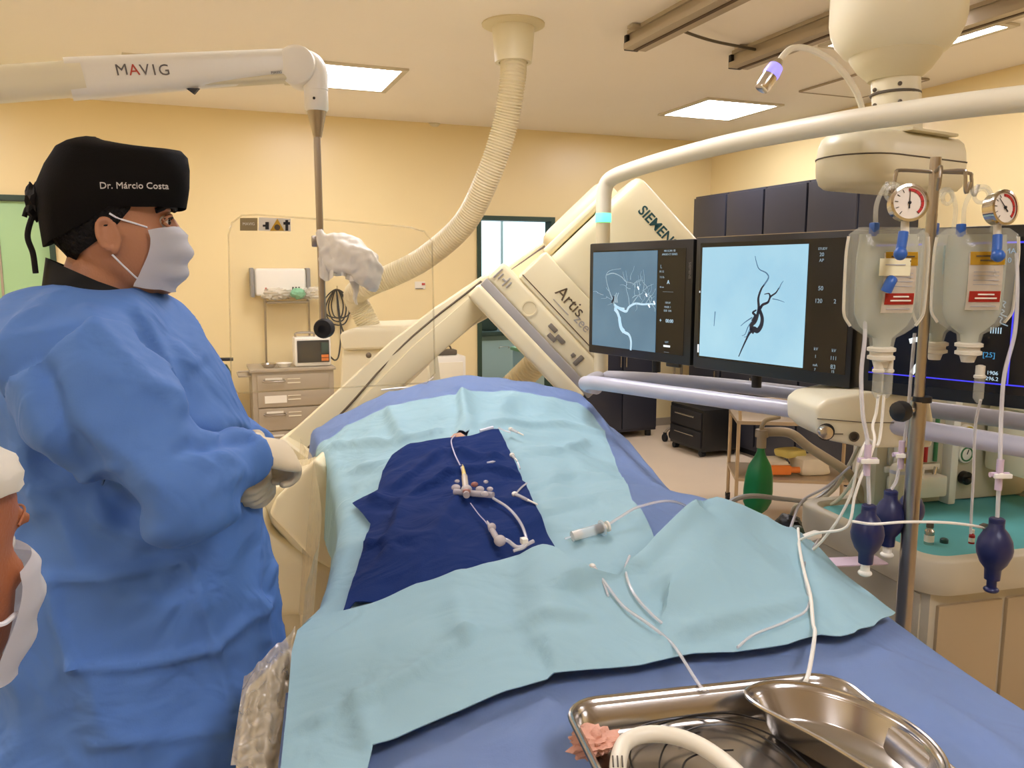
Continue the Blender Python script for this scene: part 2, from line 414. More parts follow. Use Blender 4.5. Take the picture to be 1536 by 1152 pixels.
mk('clear_bag', '#f3ead2', .25, trans=.45); mk('mask_green', '#7fbf95', .5)
o = obj('plastic_bag', lump(MB(), (.62, 7.06, 1.42), (.12, .07, .05), .5, 4), 'clear_bag'); tag(o, 'crumpled clear plastic bag on the rack left of the green mask', 'bag')
o = obj('plastic_bag', lump(MB(), (.9, 7.06, 1.42), (.1, .06, .05), .5, 4, seed=5), 'clear_bag'); tag(o, 'crumpled clear plastic bag on the rack right of the green mask', 'bag')
o = obj('face_mask', lump(MB(), (.78, 7.0, 1.42), (.06, .05, .045), .3, 3, seed=9), 'mask_green'); tag(o, 'pale green breathing mask lying on the rack under the wall unit', 'mask')
t = thing('wall_console', 'white wall unit with grey end caps on the back wall above the cart', 'wall unit', (.65, 7.19, 1.4))
obj('body', MB().box2((.44, 7.05, 1.40), (.86, 7.19, 1.63), .03, 3), 'white', t)
for x0, x1 in ((.405, .438), (.862, .895)): obj('end_cap', MB().box2((x0, 7.04, 1.39), (x1, 7.195, 1.635), .012), 'grey_plastic', t)
mk('red', '#b3201a', .4)
obj('indicator', MB().box2((.52, 7.046, 1.43), (.535, 7.052, 1.47)), 'red', t)
for x in (.74, .765, .79): obj('socket', MB().box2((x, 7.046, 1.45), (x + .014, 7.052, 1.475)), 'black', t)
# vital-signs monitor on the cart
mk('screen_off', '#39362f', .15); mk('orange', '#e07a2a', .4); mk('dark_green', '#23443c', .4)
t = thing('patient_monitor', 'small white monitor with orange buttons on top of the drawer cart', 'monitor', (.87, 6.75, cz + .004))
bx = (.70, .99, 6.66, 6.84, .838, 1.075)
obj('body', MB().box2((bx[0], bx[2], bx[4]), (bx[1], bx[3], bx[5]), .02, 3), 'white', t)
obj('bezel', MB().box2((.72, 6.652, .87), (.975, 6.659, 1.05), .003), 'black', t)
obj('screen', MB().box2((.745, 6.647, .91), (.90, 6.6515, 1.035), .001), 'screen_off', t)
for k in range(2): obj('button', MB().box2((.91, 6.644, .88 + k * .028), (.968, 6.6515, .904 + k * .028), .002), 'orange', t)
obj('keypad', MB().box2((.91, 6.645, .945), (.968, 6.6515, 1.03), .002), 'dark_green', t)
obj('handle', MB().tube([(.72, 6.75, 1.073), (.73, 6.75, 1.105), (.86, 6.75, 1.105), (.87, 6.75, 1.073)], .009, 8, 3), 'steel_dark', t)
for i, (x, lab) in enumerate(((.50, 'round steel dish on the cart, nearer its left end'), (.62, 'round white dish on the cart beside the small monitor'))):
    o = obj('dish', MB().lathe((x, 6.72, cz + .004), (0, 0, 1), [(.04, 0), (.06, .03), (.064, .034), (.056, .032), (.036, .006), (.001, .005)]), 'steel' if i == 0 else 'white'); tag(o, lab, 'dish', 'dishes on the cart')
# coiled leads hanging on the wall behind the monitor
t = thing('cable_coil', 'black coiled leads hanging on the back wall behind the small monitor', 'cable', (1.13, 7.15, 1.4))
hk = Vector((1.13, 7.17, 1.45))
obj('hook', MB().tube([hk + Vector((0, .03, 0)), hk + Vector((0, -.03, 0)), hk + Vector((0, -.035, .03))], .006, 6, 3), 'steel', t)
for k in range(4):
    w = .05 + .025 * k; h = .24 + .03 * (k % 3)
    obj('loop', MB().tube([hk + Vector((0, -.02 + .004 * k, 0)), hk + Vector((w, -.02, -h * .5)), hk + Vector((w * .6, -.02, -h)), hk + Vector((-w * .6, -.02, -h * .97)), hk + Vector((-w, -.02, -h * .5))], .006, 6, 6, True), 'black', t)
obj('lead', MB().tube([hk, (1.14, 7.13, 1.2), (1.20, 7.08, .95), (1.25, 7.05, .6), (1.2, 7.0, .35)], .007, 6), 'black', t)
obj('lead', MB().tube([hk, (1.15, 7.13, 1.1), (1.10, 6.95, .9), (1.05, 6.85, .86), (1.0, 6.80, .90)], .007, 6), 'black', t)
# oxygen cylinder
t = thing('gas_cylinder', 'dark green gas cylinder with a black handle at the back wall', 'cylinder', (.2, 6.8, 0))
c0 = Vector((.135, 6.85, 0))
obj('body', MB().lathe(c0, (0, 0, 1), [(.085, .08), (.09, .1), (.09, .48), (.07, .56), (.03, .6), (.03, .64)]), 'grey_plastic', t)
obj('valve_guard', MB().lathe(c0, (0, 0, 1), [(.05, .62), (.075, .64), (.08, .8), (.05, .86), (.01, .87)]), 'dark_green', t)
obj('handle', MB().tube([c0 + Vector((-.08, 0, .6)), c0 + Vector((-.085, 0, .86)), c0 + Vector((-.06, 0, .9)), c0 + Vector((.1, 0, .9))], .014, 8, 4), 'black', t)
obj('cart_base', MB().box(c0 + UP * .04, (.24, .24, .08), None, .01), 'black', t)
obj('hose', MB().tube([c0 + Vector((.02, -.09, .8)), c0 + Vector((.03, -.11, .6)), c0 + Vector((.03, -.11, .3))], .006, 6), 'white', t)
# small white cabinet behind the C-arm
t = thing('side_cabinet', 'small white cabinet showing behind the scanner arm left of the doorway', 'cabinet', (2.1, 7.0, 0))
c = Q(668, 590, 7.2)
obj('body', MB().box((c.x, c.y, .43), (.30, .30, .86), None, .012), 'white', t)
obj('drawer', MB().box((c.x, c.y - .155, .66), (.24, .012, .3), None, .003), 'offwhite', t)
obj('foot', MB().box((c.x, c.y, .01), (.26, .26, .02)), 'rubber', t)
o = obj('instrument_case', MB().box((c.x, c.y, .885), (.2, .12, .05), None, .015).tube([(c.x - .06, c.y, .905), (c.x - .04, c.y, .94), (c.x + .04, c.y, .94), (c.x + .06, c.y, .905)], .008, 6), 'cart_line'); tag(o, 'dark instrument case on top of the small white cabinet', 'case')
t = thing('wall_sign', 'small white notice on the back wall behind the acrylic shield', 'sign', Q(629, 428, 7.5))
c = Q(628, 428, 7.44); c.y = 7.195
obj('plate', MB().box(c, (.10, .008, .07), None, .002), 'paper', t); obj('mark', MB().box(c + Vector((.03, -.006, .012)), (.03, .004, .02)), 'red', t); obj('line', MB().box(c + Vector((-.01, -.006, -.028)), (.07, .003, .006)), 'cart_line', t)
# ------------------------------------------------------------------ flexible conduit from the ceiling
mk('hose', '#e2d6b2', .5)
t = thing('flexible_conduit', 'thick beige ribbed conduit curving down from a ceiling flange', 'conduit', Qz(770, 38, HC))
top = Qz(770, 36, HC)
obj('flange', MB().lathe(top, (0, 0, -1), [(.17, 0), (.17, .008), (.14, .02), (.10, .022)]), 'cream_dark', t)
obj('collar', MB().lathe(top, (0, 0, -1), [(.115, .0), (.115, .03), (.108, .12), (.10, .2), (.08, .2), (.075, .18)]), 'cream', t)
hp = [top - UP * .15, Q(769, 120, 4.5), Q(757, 190, 4.55), Q(732, 265, 4.6), Q(696, 335, 4.7), Q(640, 385, 4.8), Q(590, 412, 4.85), Q(552, 428, 4.88), Q(533, 442, 4.95), Q(540, 462, 5.0), Q(560, 500, 5.0)]
P = crom(hp, 40); Ls = [0]
for a, c in zip(P, P[1:]): Ls.append(Ls[-1] + (c - a).length)
N = 560; pts = []; j = 0
for i in range(N):
    s = Ls[-1] * i / (N - 1)
    while j < len(Ls) - 2 and Ls[j + 1] < s: j += 1
    pts.append(P[j].lerp(P[j + 1], (s - Ls[j]) / max(1e-9, Ls[j + 1] - Ls[j])))
obj('hose', MB().tube(pts, lambda t_: 0.068 + .0042 * math.cos(t_ * 2 * math.pi * 140), 18, 0), 'hose', t, ang=80)
# ------------------------------------------------------------------ scanner stand at the back
t = thing('scanner_stand', 'cream box housing at the back that the ribbed conduit plugs into', 'housing', Q(575, 700, 5.0))
def qprism(mb, poly, d, th, bev=.02, seg=3, lean=0.):
    return mb.prism([Q(x, y, d) for x, y in poly], FW * th + RT * lean, bev, seg)
obj('body', qprism(MB(), [(512, 524), (640, 520), (660, 690), (505, 690)], 4.75, .6, .03).box(Vector((Q(580, 690, 5.05).x, Q(580, 690, 5.05).y, .35)), (.58, .5, .70), -YAW, .03), 'cream', t)
obj('cover', qprism(MB(), [(508, 500), (530, 492), (618, 489), (645, 500), (645, 522), (512, 526)], 4.7, .7, .03), 'cream', t)
obj('collar', MB().lathe(Q(563, 508, 5.0), Q(545, 462, 5.0) - Q(563, 508, 5.0), [(.10, -.02), (.10, .03), (.085, .06)]), 'cream_dark', t)
# ------------------------------------------------------------------ the C-arm
mk('carm', '#ecdfb6', .32); mk('carm_side', '#e4d6ac', .35); mk('seam', '#5a4a33', .6); mk('grey_band', '#a9a49c', .4); mk('btn', '#7d7466', .4); mk('teal_ink', '#1f4a4a', .5)
t = thing('angiography_arm', 'large cream angiography scanner arm tilted diagonally behind the patient', 'scanner', Q(560, 700, 3.0))
def arm_path():
    ctl = [Q(452, 676, 2.92), Q(560, 588, 3.1), Q(660, 494, 3.3), Q(740, 424, 3.45), Q(820, 372, 3.6), Q(905, 330, 3.7), Q(960, 330, 3.75)]
    return crom(ctl, 10)
path = arm_path()
# the curved beam: outline in the picture plane of the arm, built as a thick slab
top_e = [(384, 694), (424, 658), (500, 590), (585, 512), (650, 462), (722, 414), (760, 400), (830, 352), (880, 318), (940, 300)]
bot_e = [(960, 390), (900, 420), (800, 455), (745, 470), (700, 494), (640, 545), (600, 585), (545, 628), (470, 690), (418, 745)]
dd = lambda x: 3.2 + (x - 420) * .0012
def slabq(mb, poly, dfn, th, bev=.02, seg=3): return mb.prism([Q(x, y, dfn(x)) for x, y in poly], th, bev, seg)
obj('arc_beam', slabq(MB(), top_e + bot_e, dd, FW * .34 + RT * .02, .018), 'carm', t)
groove = [(458, 676), (495, 638), (530, 601), (570, 555), (605, 517), (650, 478), (690, 447), (722, 422)]
obj('seam', MB().tube([Q(x, y, dd(x) - .002) for x, y in groove], .005, 6, 4), 'seam', t)
groove2 = [(764, 408), (800, 382), (850, 346), (870, 336)]
obj('seam', MB().tube([Q(x, y, dd(x) - .002) for x, y in groove2], .006, 6, 4), 'seam', t)
inner = [(618, 520), (716, 436), (728, 470), (700, 496), (640, 548), (590, 590), (548, 626), (520, 640), (540, 600)]
obj('inner_panel', slabq(MB(), inner, lambda x: dd(x) - .014, FW * .03, .006, 2), 'carm_side', t)
obj('bolt', MB().ball(Q(553, 533, dd(553) - .004), .012), 'seam', t)
obj('end_cover', slabq(MB(), [(382, 696), (422, 655), (474, 694), (458, 722), (424, 752)], lambda x: 3.16, FW * .36, .02), 'carm_side', t)
# tube side housing, low on the left
tb = obj('tube_housing', slabq(MB(), [(372, 738), (412, 732), (470, 692), (484, 700), (500, 730), (505, 850), (475, 842), (452, 838), (404, 785), (392, 760)], lambda x: 2.5, FW * .42, .03, 4), 'carm', t)
obj('lower_cover', slabq(MB(), [(368, 742), (396, 764), (404, 800), (465, 846), (505, 858), (500, 926), (416, 926), (374, 900), (340, 800)], lambda x: 2.47, FW * .5, .03, 4), 'carm_side', t)
obj('side_pod', slabq(MB(), [(402, 772), (412, 748), (472, 688), (486, 698), (500, 730), (506, 862), (466, 838)], lambda x: 2.42, FW * .3, .02, 4), 'carm', t)
obj('seam', MB().tube([Q(x, y, 2.49) for x, y in ((374, 742), (398, 716), (420, 700), (440, 690))], .004, 6, 4), 'seam', t)
obj('foot', MB().cyl(Q(416, 920, 2.75) - UP * .02, Q(416, 920, 2.75) + UP * .02, .02), 'rubber', t)
# floor pedestal that carries it
fb = Q(470, 760, 2.9); obj('pedestal', MB().box2((fb.x - .28, fb.y - .2, 0), (fb.x + .2, fb.y + .4, .50), .05, 3), 'carm_side', t)
# flat detector head
o0 = Q(722, 440, 3.3); e1 = (Q(872, 598, 3.3) - o0); ln = e1.length; e1.normalize()
nn = (Q(800, 380, 3.3) - Q(722, 440, 3.3)); nn = (nn - e1 * nn.dot(e1)).normalized()      # away from the patient
e2 = e1.cross(nn).normalized()
if e2.dot(FW) < 0: e2 = -e2
det = frame(o0, e1, nn); 
if (det.to_3x3() @ Vector((0, 0, 1))).dot(FW) < 0: det = Matrix(((e1.x, nn.x, -FW.x, o0.x), (e1.y, nn.y, -FW.y, o0.y), (e1.z, nn.z, -FW.z, o0.z), (0, 0, 0, 1)))
def dbox(a, c, bev=.01, seg=3):
    b = MB(); b.box2(a, c, bev, seg); b.bm.transform(frame(o0, e1, nn)); return b
sg = 1 if (frame(o0, e1, nn).to_3x3() @ Vector((0, 0, 1))).dot(FW) > 0 else -1
def db(x0, x1, y0, y1, z0, z1, bev=.01, seg=3):
    return dbox((x0, y0, min(sg * z0, sg * z1)), (x1, y1, max(sg * z0, sg * z1)), bev, seg)
h = obj('detector_head', db(-.03, ln + .03, .055, .155, 0, .46, .022, 4), 'carm', t)
obj('bumper', db(-.035, ln + .0, -.05, .025, -.01, .47, .02, 4), 'carm', t)
obj('grey_band', db(-.03, ln + .02, .02, .06, -.004, .464, .008), 'grey_band', t)
obj('neck_block', db(.055, .52, .15, .31, .0, .42, .02), 'carm', t)
obj('seam', db(.06, .50, .172, .176, -.0015, .002, .0005, 1), 'seam', t)
obj('detector_body', db(.09, .50, .28, .79, .0, .40, .05, 5), 'carm', t)
obj('shoulder_fin', db(.0, .17, .33, .70, .10, .36, .07, 5), 'carm_side', t)
obj('fin_rail', db(.045, .085, .30, .66, .04, .12, .02, 4), 'carm', t)
obj('cap_screw', MB().ball(Q(1008, 352, 3.35), .014), 'rubber', t)
for (x, y, w) in ((.30, .115, .032), (.325, .085, .032), (.355, .105, .034)):
    obj('button', db(x - w / 2, x + w / 2 + .01, y - .010, y + .010, -.006, .002, .004, 2), 'btn', t)
obj('button', db(.435, .453, .09, .108, -.006, .002, .004, 2), 'btn', t)
obj('key_slot', db(.465, .485, .075, .125, -.006, .002, .006, 2), 'btn', t)
bz = frame(o0, e1, nn); 
obj('round_emblem', MB().lathe(bz @ Vector((.18, .10, 0)), -FW, [(.034, .0), (.034, .003), (.028, .003), (.027, .001), (.001, .001)]), 'carm_side', t)
# writing on the head: text frame faces the camera
def tfront(x, y, z=-.001, rot=0.):
    xa = e1.copy(); ya = nn.copy()
    m = Matrix(((xa.x, ya.x, -FW.x, 0), (xa.y, ya.y, -FW.y, 0), (xa.z, ya.z, -FW.z, 0), (0, 0, 0, 1)))
    m.translation = o0 + e1 * x + nn * y + FW * z
    return m
text('lettering', 'Artis', .072, tfront(.275, .24), 'seam', t)
text('lettering', 'zee', .055, tfront(.375, .215), 'grey_band', t)
obj('underline', db(.22, .31, .196, .199, -.002, .0, .0005, 1), 'grey_band', t)
text('lettering', 'SIEMENS', .056, tfront(.30, .70), 'teal_ink', t, bold=.001)
for k, (w_, h_) in enumerate(((.006, .05), (.006, .03), (.018, .008), (.006, .045), (.006, .03))): obj('emblem_mark', db(-.015 + k * .016, -.015 + k * .016 + w_, .105 - h_ / 2, .105 + h_ / 2, -.004, .002, .001, 1), 'grey_band', t)
# second ribbed hose under the detector
t = thing('ribbed_hose', 'beige ribbed hose passing below the detector head before the doorway', 'hose', Q(770, 560, 3.9))
obj('hose', MB().tube([Q(830, 520, 4.0).lerp(Q(735, 612, 4.25), i / 239) for i in range(240)], lambda q: .063 + .0045 * math.cos(q * 2 * math.pi * 30), 16, 0), 'hose', t, ang=80)
obj('cuff', MB().cyl(Q(742, 605, 4.23), Q(722, 626, 4.3), .065), 'cream_dark', t)
# thin tube end sticking out over the arm
o = obj('thin_tube', MB().tube([Q(572, 585, 3.12), Q(600, 582, 3.14), Q(630, 580, 3.16), Q(650, 566, 3.18)], .004, 6), 'white'); tag(o, 'thin white tube lying across the scanner arm above the drape', 'tube')
# ------------------------------------------------------------------ support arm and acrylic shield
mk('acrylic', '#f4e4b8', .05, trans=.94); mk('acrylic_edge', '#cdb478', .15, trans=.8)
t = thing('support_arm', 'white ceiling support arm reaching in from upper left', 'arm', Q(0, 120, 1.9))
def armsec(a, b, h0, h1, w0=.035, w1=.035):
    s = (b - a).normalized(); side = s.cross(UP).normalized(); up = side.cross(s)
    r = lambda c, h, w: [c + side * x + up * y for x, y in rrect(w * 2, h, min(w * .7, h * .4), 5)]
    return MB().loft([r(a, h0, w0), r(b, h1, w1)])
A0, A1, A2 = Q(-140, 137, 1.82), Q(120, 118, 1.98), Q(440, 97, 2.2)
obj('upper_boom', armsec(A1 - (A2 - A1) * .05, A2, .094, .076), 'white', t)
obj('rear_boom', armsec(A0, A1 + (A1 - A0) * .02, .078, .078, .04, .04), 'cream', t)
obj('ceiling_column', MB().cyl(A0, Vector((A0.x, A0.y, HC)), .05).cyl(A0 - UP * .08, A0 + UP * .08, .07), 'white', t)
obj('under_cover', armsec(Q(300, 127, 2.1), Q(440, 117, 2.19), .014, .016, .028, .028), 'cream_dark', t)
obj('wedge_cover', MB().prism([Q(x, y, 1.9 + x * .0006) for x, y in ((-5, 108), (40, 110), (118, 138), (118, 141), (-5, 148))], FW * .02, .004), 'offwhite', t)
jc = Q(443, 96, 2.16)
obj('joint_disc', MB().lathe(jc, FW, [(.038, -.006), (.048, .0), (.05, .012), (.05, .08), (.04, .09)], 36), 'white', t)
el = obj('elbow', MB().tube([Q(446, 96, 2.2), Q(462, 95, 2.2), Q(472, 106, 2.2), Q(474, 136, 2.2)], .032, 18), 'white', t)
obj('collar', MB().lathe(Q(474, 134, 2.2), -UP, [(.026, 0), (.031, .004), (.031, .05), (.027, .056), (.001, .056)]), 'white', el)
obj('set_screw', MB().ball(Q(471, 147, 2.168), .0035), 'rubber', el)
obj('cone', MB().lathe(Q(475, 165, 2.2), -UP, [(.026, 0), (.024, .01), (.012, .065), (.011, .07)]), 'steel_dark', t)
obj('pole', MB().cyl(Q(475, 190, 2.2), Q(475, 190, 2.2) * 1 + UP * (Q(482, 492, 2.2).z - Q(475, 190, 2.2).z), .0095), 'steel_dark', t)
obj('marker', MB().prism([Q(278, 132, 2.07), Q(298, 132, 2.07), Q(290, 141, 2.07)], FW * .01), 'black', t)
am = A2 - A1; am.normalize()
mx = Matrix(((am.x, 0, 0, 0), (am.y, 0, 0, 0), (am.z, 0, 0, 0), (0, 0, 0, 1)))
sd = am.cross(UP).normalized(); upv = sd.cross(am)
def on_arm(px, py, d):
    m = Matrix(((am.x, upv.x, sd.x, 0), (am.y, upv.y, sd.y, 0), (am.z, upv.z, sd.z, 0), (0, 0, 0, 1)))
    k = (px - 120) / 320; c = A1.lerp(A2, k) + sd * (.0365)
    c += upv * ((118 - 21 * k - py) * d / FPX); m.translation = c; return m
mk('ink_grey', '#6c6660', .5); mk('ink_red', '#c0452e', .5)
for i, (s, x) in enumerate((('M', 178), ('A', 195), ('V', 210), ('I', 223), ('G', 237))):
    text('lettering', s, .036, on_arm(x, 111, 2.02), 'ink_red' if s == 'A' else 'ink_grey', t)
text('lettering', 'MAVIG', .009, on_arm(405, 112, 2.2), 'ink_grey', t)
# shield
t = thing('acrylic_shield', 'clear acrylic radiation shield with rounded corners hanging from the support arm', 'shield', Q(495, 600, 2.24))
SHD = 2.24
def shp():
    a = [(342, 352), (347, 334), (362, 323), (385, 322), (500, 330), (615, 341), (636, 347), (648, 362), (652, 560), (640, 575), (356, 590), (346, 575)]
    return [Q(x, y, SHD) for x, y in a]
pl = shp()
obj('panel', MB().prism(pl, FW * .008, .001, 1), 'acrylic', t, flat=True)
obj('edge', MB().tube([p + FW * .004 for p in pl], .0024, 6, 0, True), 'acrylic_edge', t)
mk('sticker_brown', '#98855c', .6); mk('sticker_yellow', '#d0a022', .6)
o0s = SHD - .003
def flatp(poly, d, th=.0015): return MB().prism([Q(x, y, d) for x, y in poly], FW * th)
obj('sticker', flatp([(360, 327), (386, 327), (386, 346), (360, 346)], o0s), 'sticker_brown', t)
s2 = obj('sticker', flatp([(388, 326), (436, 328), (436, 347), (388, 346)], o0s), 'paper', t)
obj('warning_triangle', flatp([(405, 346), (426, 346), (416, 328)], o0s - .002), 'sticker_yellow', s2)
obj('triangle_mark', MB().lathe(Q(416, 341, o0s - .0022), -FW, [(.008, 0), (.008, .001), (.001, .001)]), 'seam', s2)
for (pts) in ([(428, 330), (432, 330), (432, 346), (428, 346)], [(425, 333), (435, 333), (435, 337), (425, 337)], [(398, 333), (403, 333), (403, 344), (398, 344)], [(394, 337), (398, 337), (398, 340), (394, 340)]):
    obj('pictogram', flatp(pts, o0s - .002), 'black', s2)
def facing(px, py, d):
    m = Matrix(((RT.x, 0, -FW.x, 0), (RT.y, 0, -FW.y, 0), (0, 1, 0, 0), (0, 0, 0, 1))); m.translation = Q(px, py, d); return m
text('lettering', 'MAVIG', .011, facing(373, 336, o0s - .0012), 'paper', t)
obj('clamp', MB().box(Q(474, 362, 2.215), (.02, .025, .03), -YAW, .003), 'steel_dark', t)
obj('lock_knob', MB().lathe(Q(485, 493, 2.19), FW, [(.014, -.014), (.024, -.012), (.027, 0), (.027, .022), (.02, .026)]).lathe(Q(485, 493, 2.19), FW, [(.01, -.018), (.001, -.018)]), 'rubber', t)
mk('white_film', '#f2ead8', .5, trans=.12)
# crumpled white plastic sleeve over the shield handle
g = MB(); rings = []
prof = [(478, 352, 3, 8), (482, 380, 12, 30), (500, 382, 20, 33), (520, 385, 24, 33), (540, 393, 26, 34), (556, 405, 26, 32), (566, 408, 16, 26), (572, 408, 5, 10)]
for i, (x, y, bw, hh) in enumerate(prof):
    c = Q(x, y, 2.19); ring = []
    for k in range(26):
        a = 2 * math.pi * k / 26; nz = 1 + .34 * noise.noise(Vector((x * .05, math.cos(a) * 1.6, math.sin(a) * 1.6)))
        ring.append(c + FW * (bw * .0018 * math.cos(a) * nz) + UP * (hh * .0018 * math.sin(a) * nz) + RT * (.010 * noise.noise(Vector((a * 2, x * .04, 4)))))
    rings.append(ring)
g.loft(rings); bm = remesh(g, .006, 2)
for v in bm.verts: v.co += v.normal * (.010 * noise.noise(v.co * 22) + .006 * noise.noise(v.co * 60))
t2 = thing('handle_cover', 'crumpled white plastic sleeve hanging on the shield handle', 'cover', Q(520, 430, 2.19))
obj('sleeve', bm, 'white_film', t2, ang=60)
obj('hanging_end', MB().loft([[Q(x - w, y, 2.185), Q(x, y, 2.18), Q(x + w, y, 2.187), Q(x, y, 2.195)] for x, y, w in ((527, 405, 12), (531, 420, 8), (534, 437, 4), (532, 448, 3), (535, 457, 2))]), 'white_film', t2, ang=70)
obj('skirt', MB().loft([[Q(x, 372 + (x - 478) * .22, 2.17 + .006 * math.sin(x * .3)), Q(x + 2 * math.sin(x), 416 + 6 * math.sin(x * .17) , 2.165 + .012 * math.sin(x * .45))] for x in range(478, 530, 3)], caps=False, closed=False), 'white_film', t2, ang=70)
# ------------------------------------------------------------------ ceiling rails and trolley
def rail(x, y1, lab):
    t = thing('ceiling_rail', lab, 'rail', (x, y1, HC), group='ceiling rails')
    y0 = -2.8
    prof = [(-.05, 0), (.05, 0), (.05, -.02), (.035, -.02), (.035, -.07), (.07, -.07), (.07, -.10), (-.07, -.10), (-.07, -.07), (-.035, -.07), (-.035, -.02), (-.05, -.02)]
    obj('beam', MB().loft([[Vector((x + a, y, HC + b)) for a, b in prof] for y in (y0, y1)]), 'alu', t)
    obj('groove', MB().box2((x - .012, y0, HC - .104), (x + .012, y1 - .01, HC - .0995)), 'dark_brown', t)
    obj('end_stop', MB().box2((x - .055, y1 - .002, HC - .10), (x + .03, y1 + .025, HC - .02), .004), 'black', t)
    for y in (y1 - .12, y1 - 1.6, y1 - 3.2): obj('bracket', MB().box2((x - .10, y - .03, HC - .022), (x + .10, y + .03, HC - .004), .003), 'alu', t)
rail(2.33, 4.12, 'metal ceiling rail left of the trolley, ending above the gooseneck lamp')
rail(3.12, 4.25, 'metal ceiling rail with a black end stop beside the ceiling dome')
rail(3.72, 3.55, 'metal ceiling rail on the right behind the ceiling dome')
o = obj('ceiling_cable', MB().tube([(2.35, 3.85, HC - .03), (2.7, 3.95, HC - .05), (3.1, 4.05, HC - .04)], .008, 6), 'cart_line'); tag(o, 'grey cable spanning between the two ceiling rails', 'cable')
# ------------------------------------------------------------------ ceiling carrier of the monitor bank
t = thing('monitor_suspension', 'cream ceiling suspension with dome, column and housing above the monitors', 'suspension', Q(1340, 280, 2.4))
dc = Q(1345, 30, 2.4)
dome = lambda b, c, r: b.lathe(c, -UP, [(r * .80, -.42), (r * .90, -.30), (r, -.12), (r * 1.0, 0), (r * .97, .03), (r * .90, .06), (r * .76, .09), (r * .55, .108), (.07, .115)], 40)
obj('dome', dome(MB(), dc, .18), 'cream', t)
obj('trolley', MB().box2((dc.x - .45, dc.y - .55, 2.68), (dc.x + .45, dc.y + .75, 2.80), .02).box2((dc.x - .2, dc.y - .2, dc.z + .3), (dc.x + .2, dc.y + .2, 2.7), .03), 'cream', t)
obj('rollers', MB().box2((dc.x - .4, dc.y - .4, 2.79), (dc.x + .4, dc.y - .3, 2.83)).box2((dc.x - .4, dc.y + .5, 2.79), (dc.x + .4, dc.y + .6, 2.83)), 'dark_brown', t)
dk = Q(1340, 100, 2.4)
obj('flared_collar', MB().lathe(Q(1343, 72, 2.4), -UP, [(.128, -.03), (.128, .0), (.120, .03), (.098, .062), (.075, .082), (.068, .09)], 36), 'cream_dark', t)
col = obj('column', MB().cyl(Q(1343, 105, 2.4), Q(1347, 210, 2.4), .065, n=32), 'cream', t)
obj('joint_ring', MB().lathe(Q(1343, 142, 2.4), -UP, [(.066, -.004), (.0685, -.002), (.0685, .002), (.066, .004)]), 'cart_line', col)
for px, py in ((1350, 125), (1350, 152), (1312, 158), (1312, 135)): obj('screw', MB().ball(Q(px, py, 2.335 if px > 1320 else 2.38), .006), 'cart_line', col)
# housing: rounded box, a half-round end on the left, running to the right-back
hz0, hz1 = Q(1290, 280, 2.3).z, Q(1290, 196, 2.3).z
ha = Q(1290, 240, 2.35); hdir = (L(.9, .55, 0)).normalized(); hs = Vector((-hdir.y, hdir.x, 0)); w = .118
def hring(z, k):
    out = []
    for i in range(13):
        a = R(90 + 180 * i / 12); out.append(ha + hdir * (math.cos(a) * w * k) + hs * (math.sin(a) * w * k))
    out += [ha + hdir * .33 - hs * w * k, ha + hdir * (.33 + .01) , ha + hdir * .33 + hs * w * k]
    return [Vector((p.x, p.y, z)) for p in out]
H = hz1 - hz0
obj('housing', MB().loft([hring(hz0, .80), hring(hz0 + .012, .92), hring(hz0 + .035, .99), hring(hz0 + .05, 1), hring(hz0 + H * .52, 1), hring(hz1 - .04, .97), hring(hz1 - .015, .90), hring(hz1, .75)]), 'cream', t, ang=50)
obj('seam', MB().tube(hring(hz0 + H * .54, 1.004), .0022, 6, 0, True), 'cart_line', t)
obj('cover_plate', MB().box(Q(1355, 205, 2.42), (.22, .2, .008), math.atan2(hdir.y, hdir.x), .002), 'cream_dark', t)
# gooseneck lamp
t = thing('gooseneck_lamp', 'small gooseneck lamp with glowing violet head bending over the boom', 'lamp', Q(1292, 165, 2.3))
obj('neck', MB().tube([Q(1300, 200, 2.35), Q(1291, 155, 2.32), Q(1275, 122, 2.3), Q(1248, 92, 2.28), Q(1215, 74, 2.26), Q(1190, 72, 2.25), Q(1176, 82, 2.24), Q(1166, 96, 2.23)], .0085, 10), 'offwhite', t)
hd = (Q(1142, 133, 2.22) - Q(1168, 92, 2.23)).normalized(); h0 = Q(1170, 90, 2.23)
obj('head', MB().lathe(h0, hd, [(.008, 0), (.018, .022), (.021, .045), (.021, .085), (.018, .092), (.001, .088)]), 'steel', t)
mk('violet_glow', '#b9b4ff', .3, emit='#5b55ff', estr=1.1)
obj('light_ring', MB().lathe(h0, hd, [(.0145, .016), (.0195, .02), (.0225, .042), (.0216, .05)]), 'violet_glow', t)
# ------------------------------------------------------------------ boom pipe with rail loop carrying the screens
t = thing('monitor_boom', 'cream tubular boom with bumper rails that carries the monitor bank', 'boom', Q(905, 570, 2.98))
bp = [Q(1640, 142, 1.72), Q(1536, 148, 1.83), Q(1400, 164, 1.99), Q(1250, 186, 2.22), Q(1100, 214, 2.56), Q(1000, 239, 2.84), Q(945, 256, 3.0), Q(917, 268, 3.08), Q(907, 285, 3.1), Q(905, 320, 3.1)]
obj('boom', MB().tube(bp, .029, 18), 'offwhite', t)
vx = Q(905, 320, 3.1)
mk('green_glow', '#8fe6c0', .3, emit='#43f0a8', estr=1.1)
ring = obj('status_ring', MB().lathe(vx, -UP, [(.0295, 0), (.0305, .004), (.0305, .03), (.0295, .034)]), 'green_glow', t)
obj('drop_tube', MB().cyl(vx - UP * .034, Vector((vx.x, vx.y, Q(905, 575, 3.1).z)), .027), 'cream_dark', t)
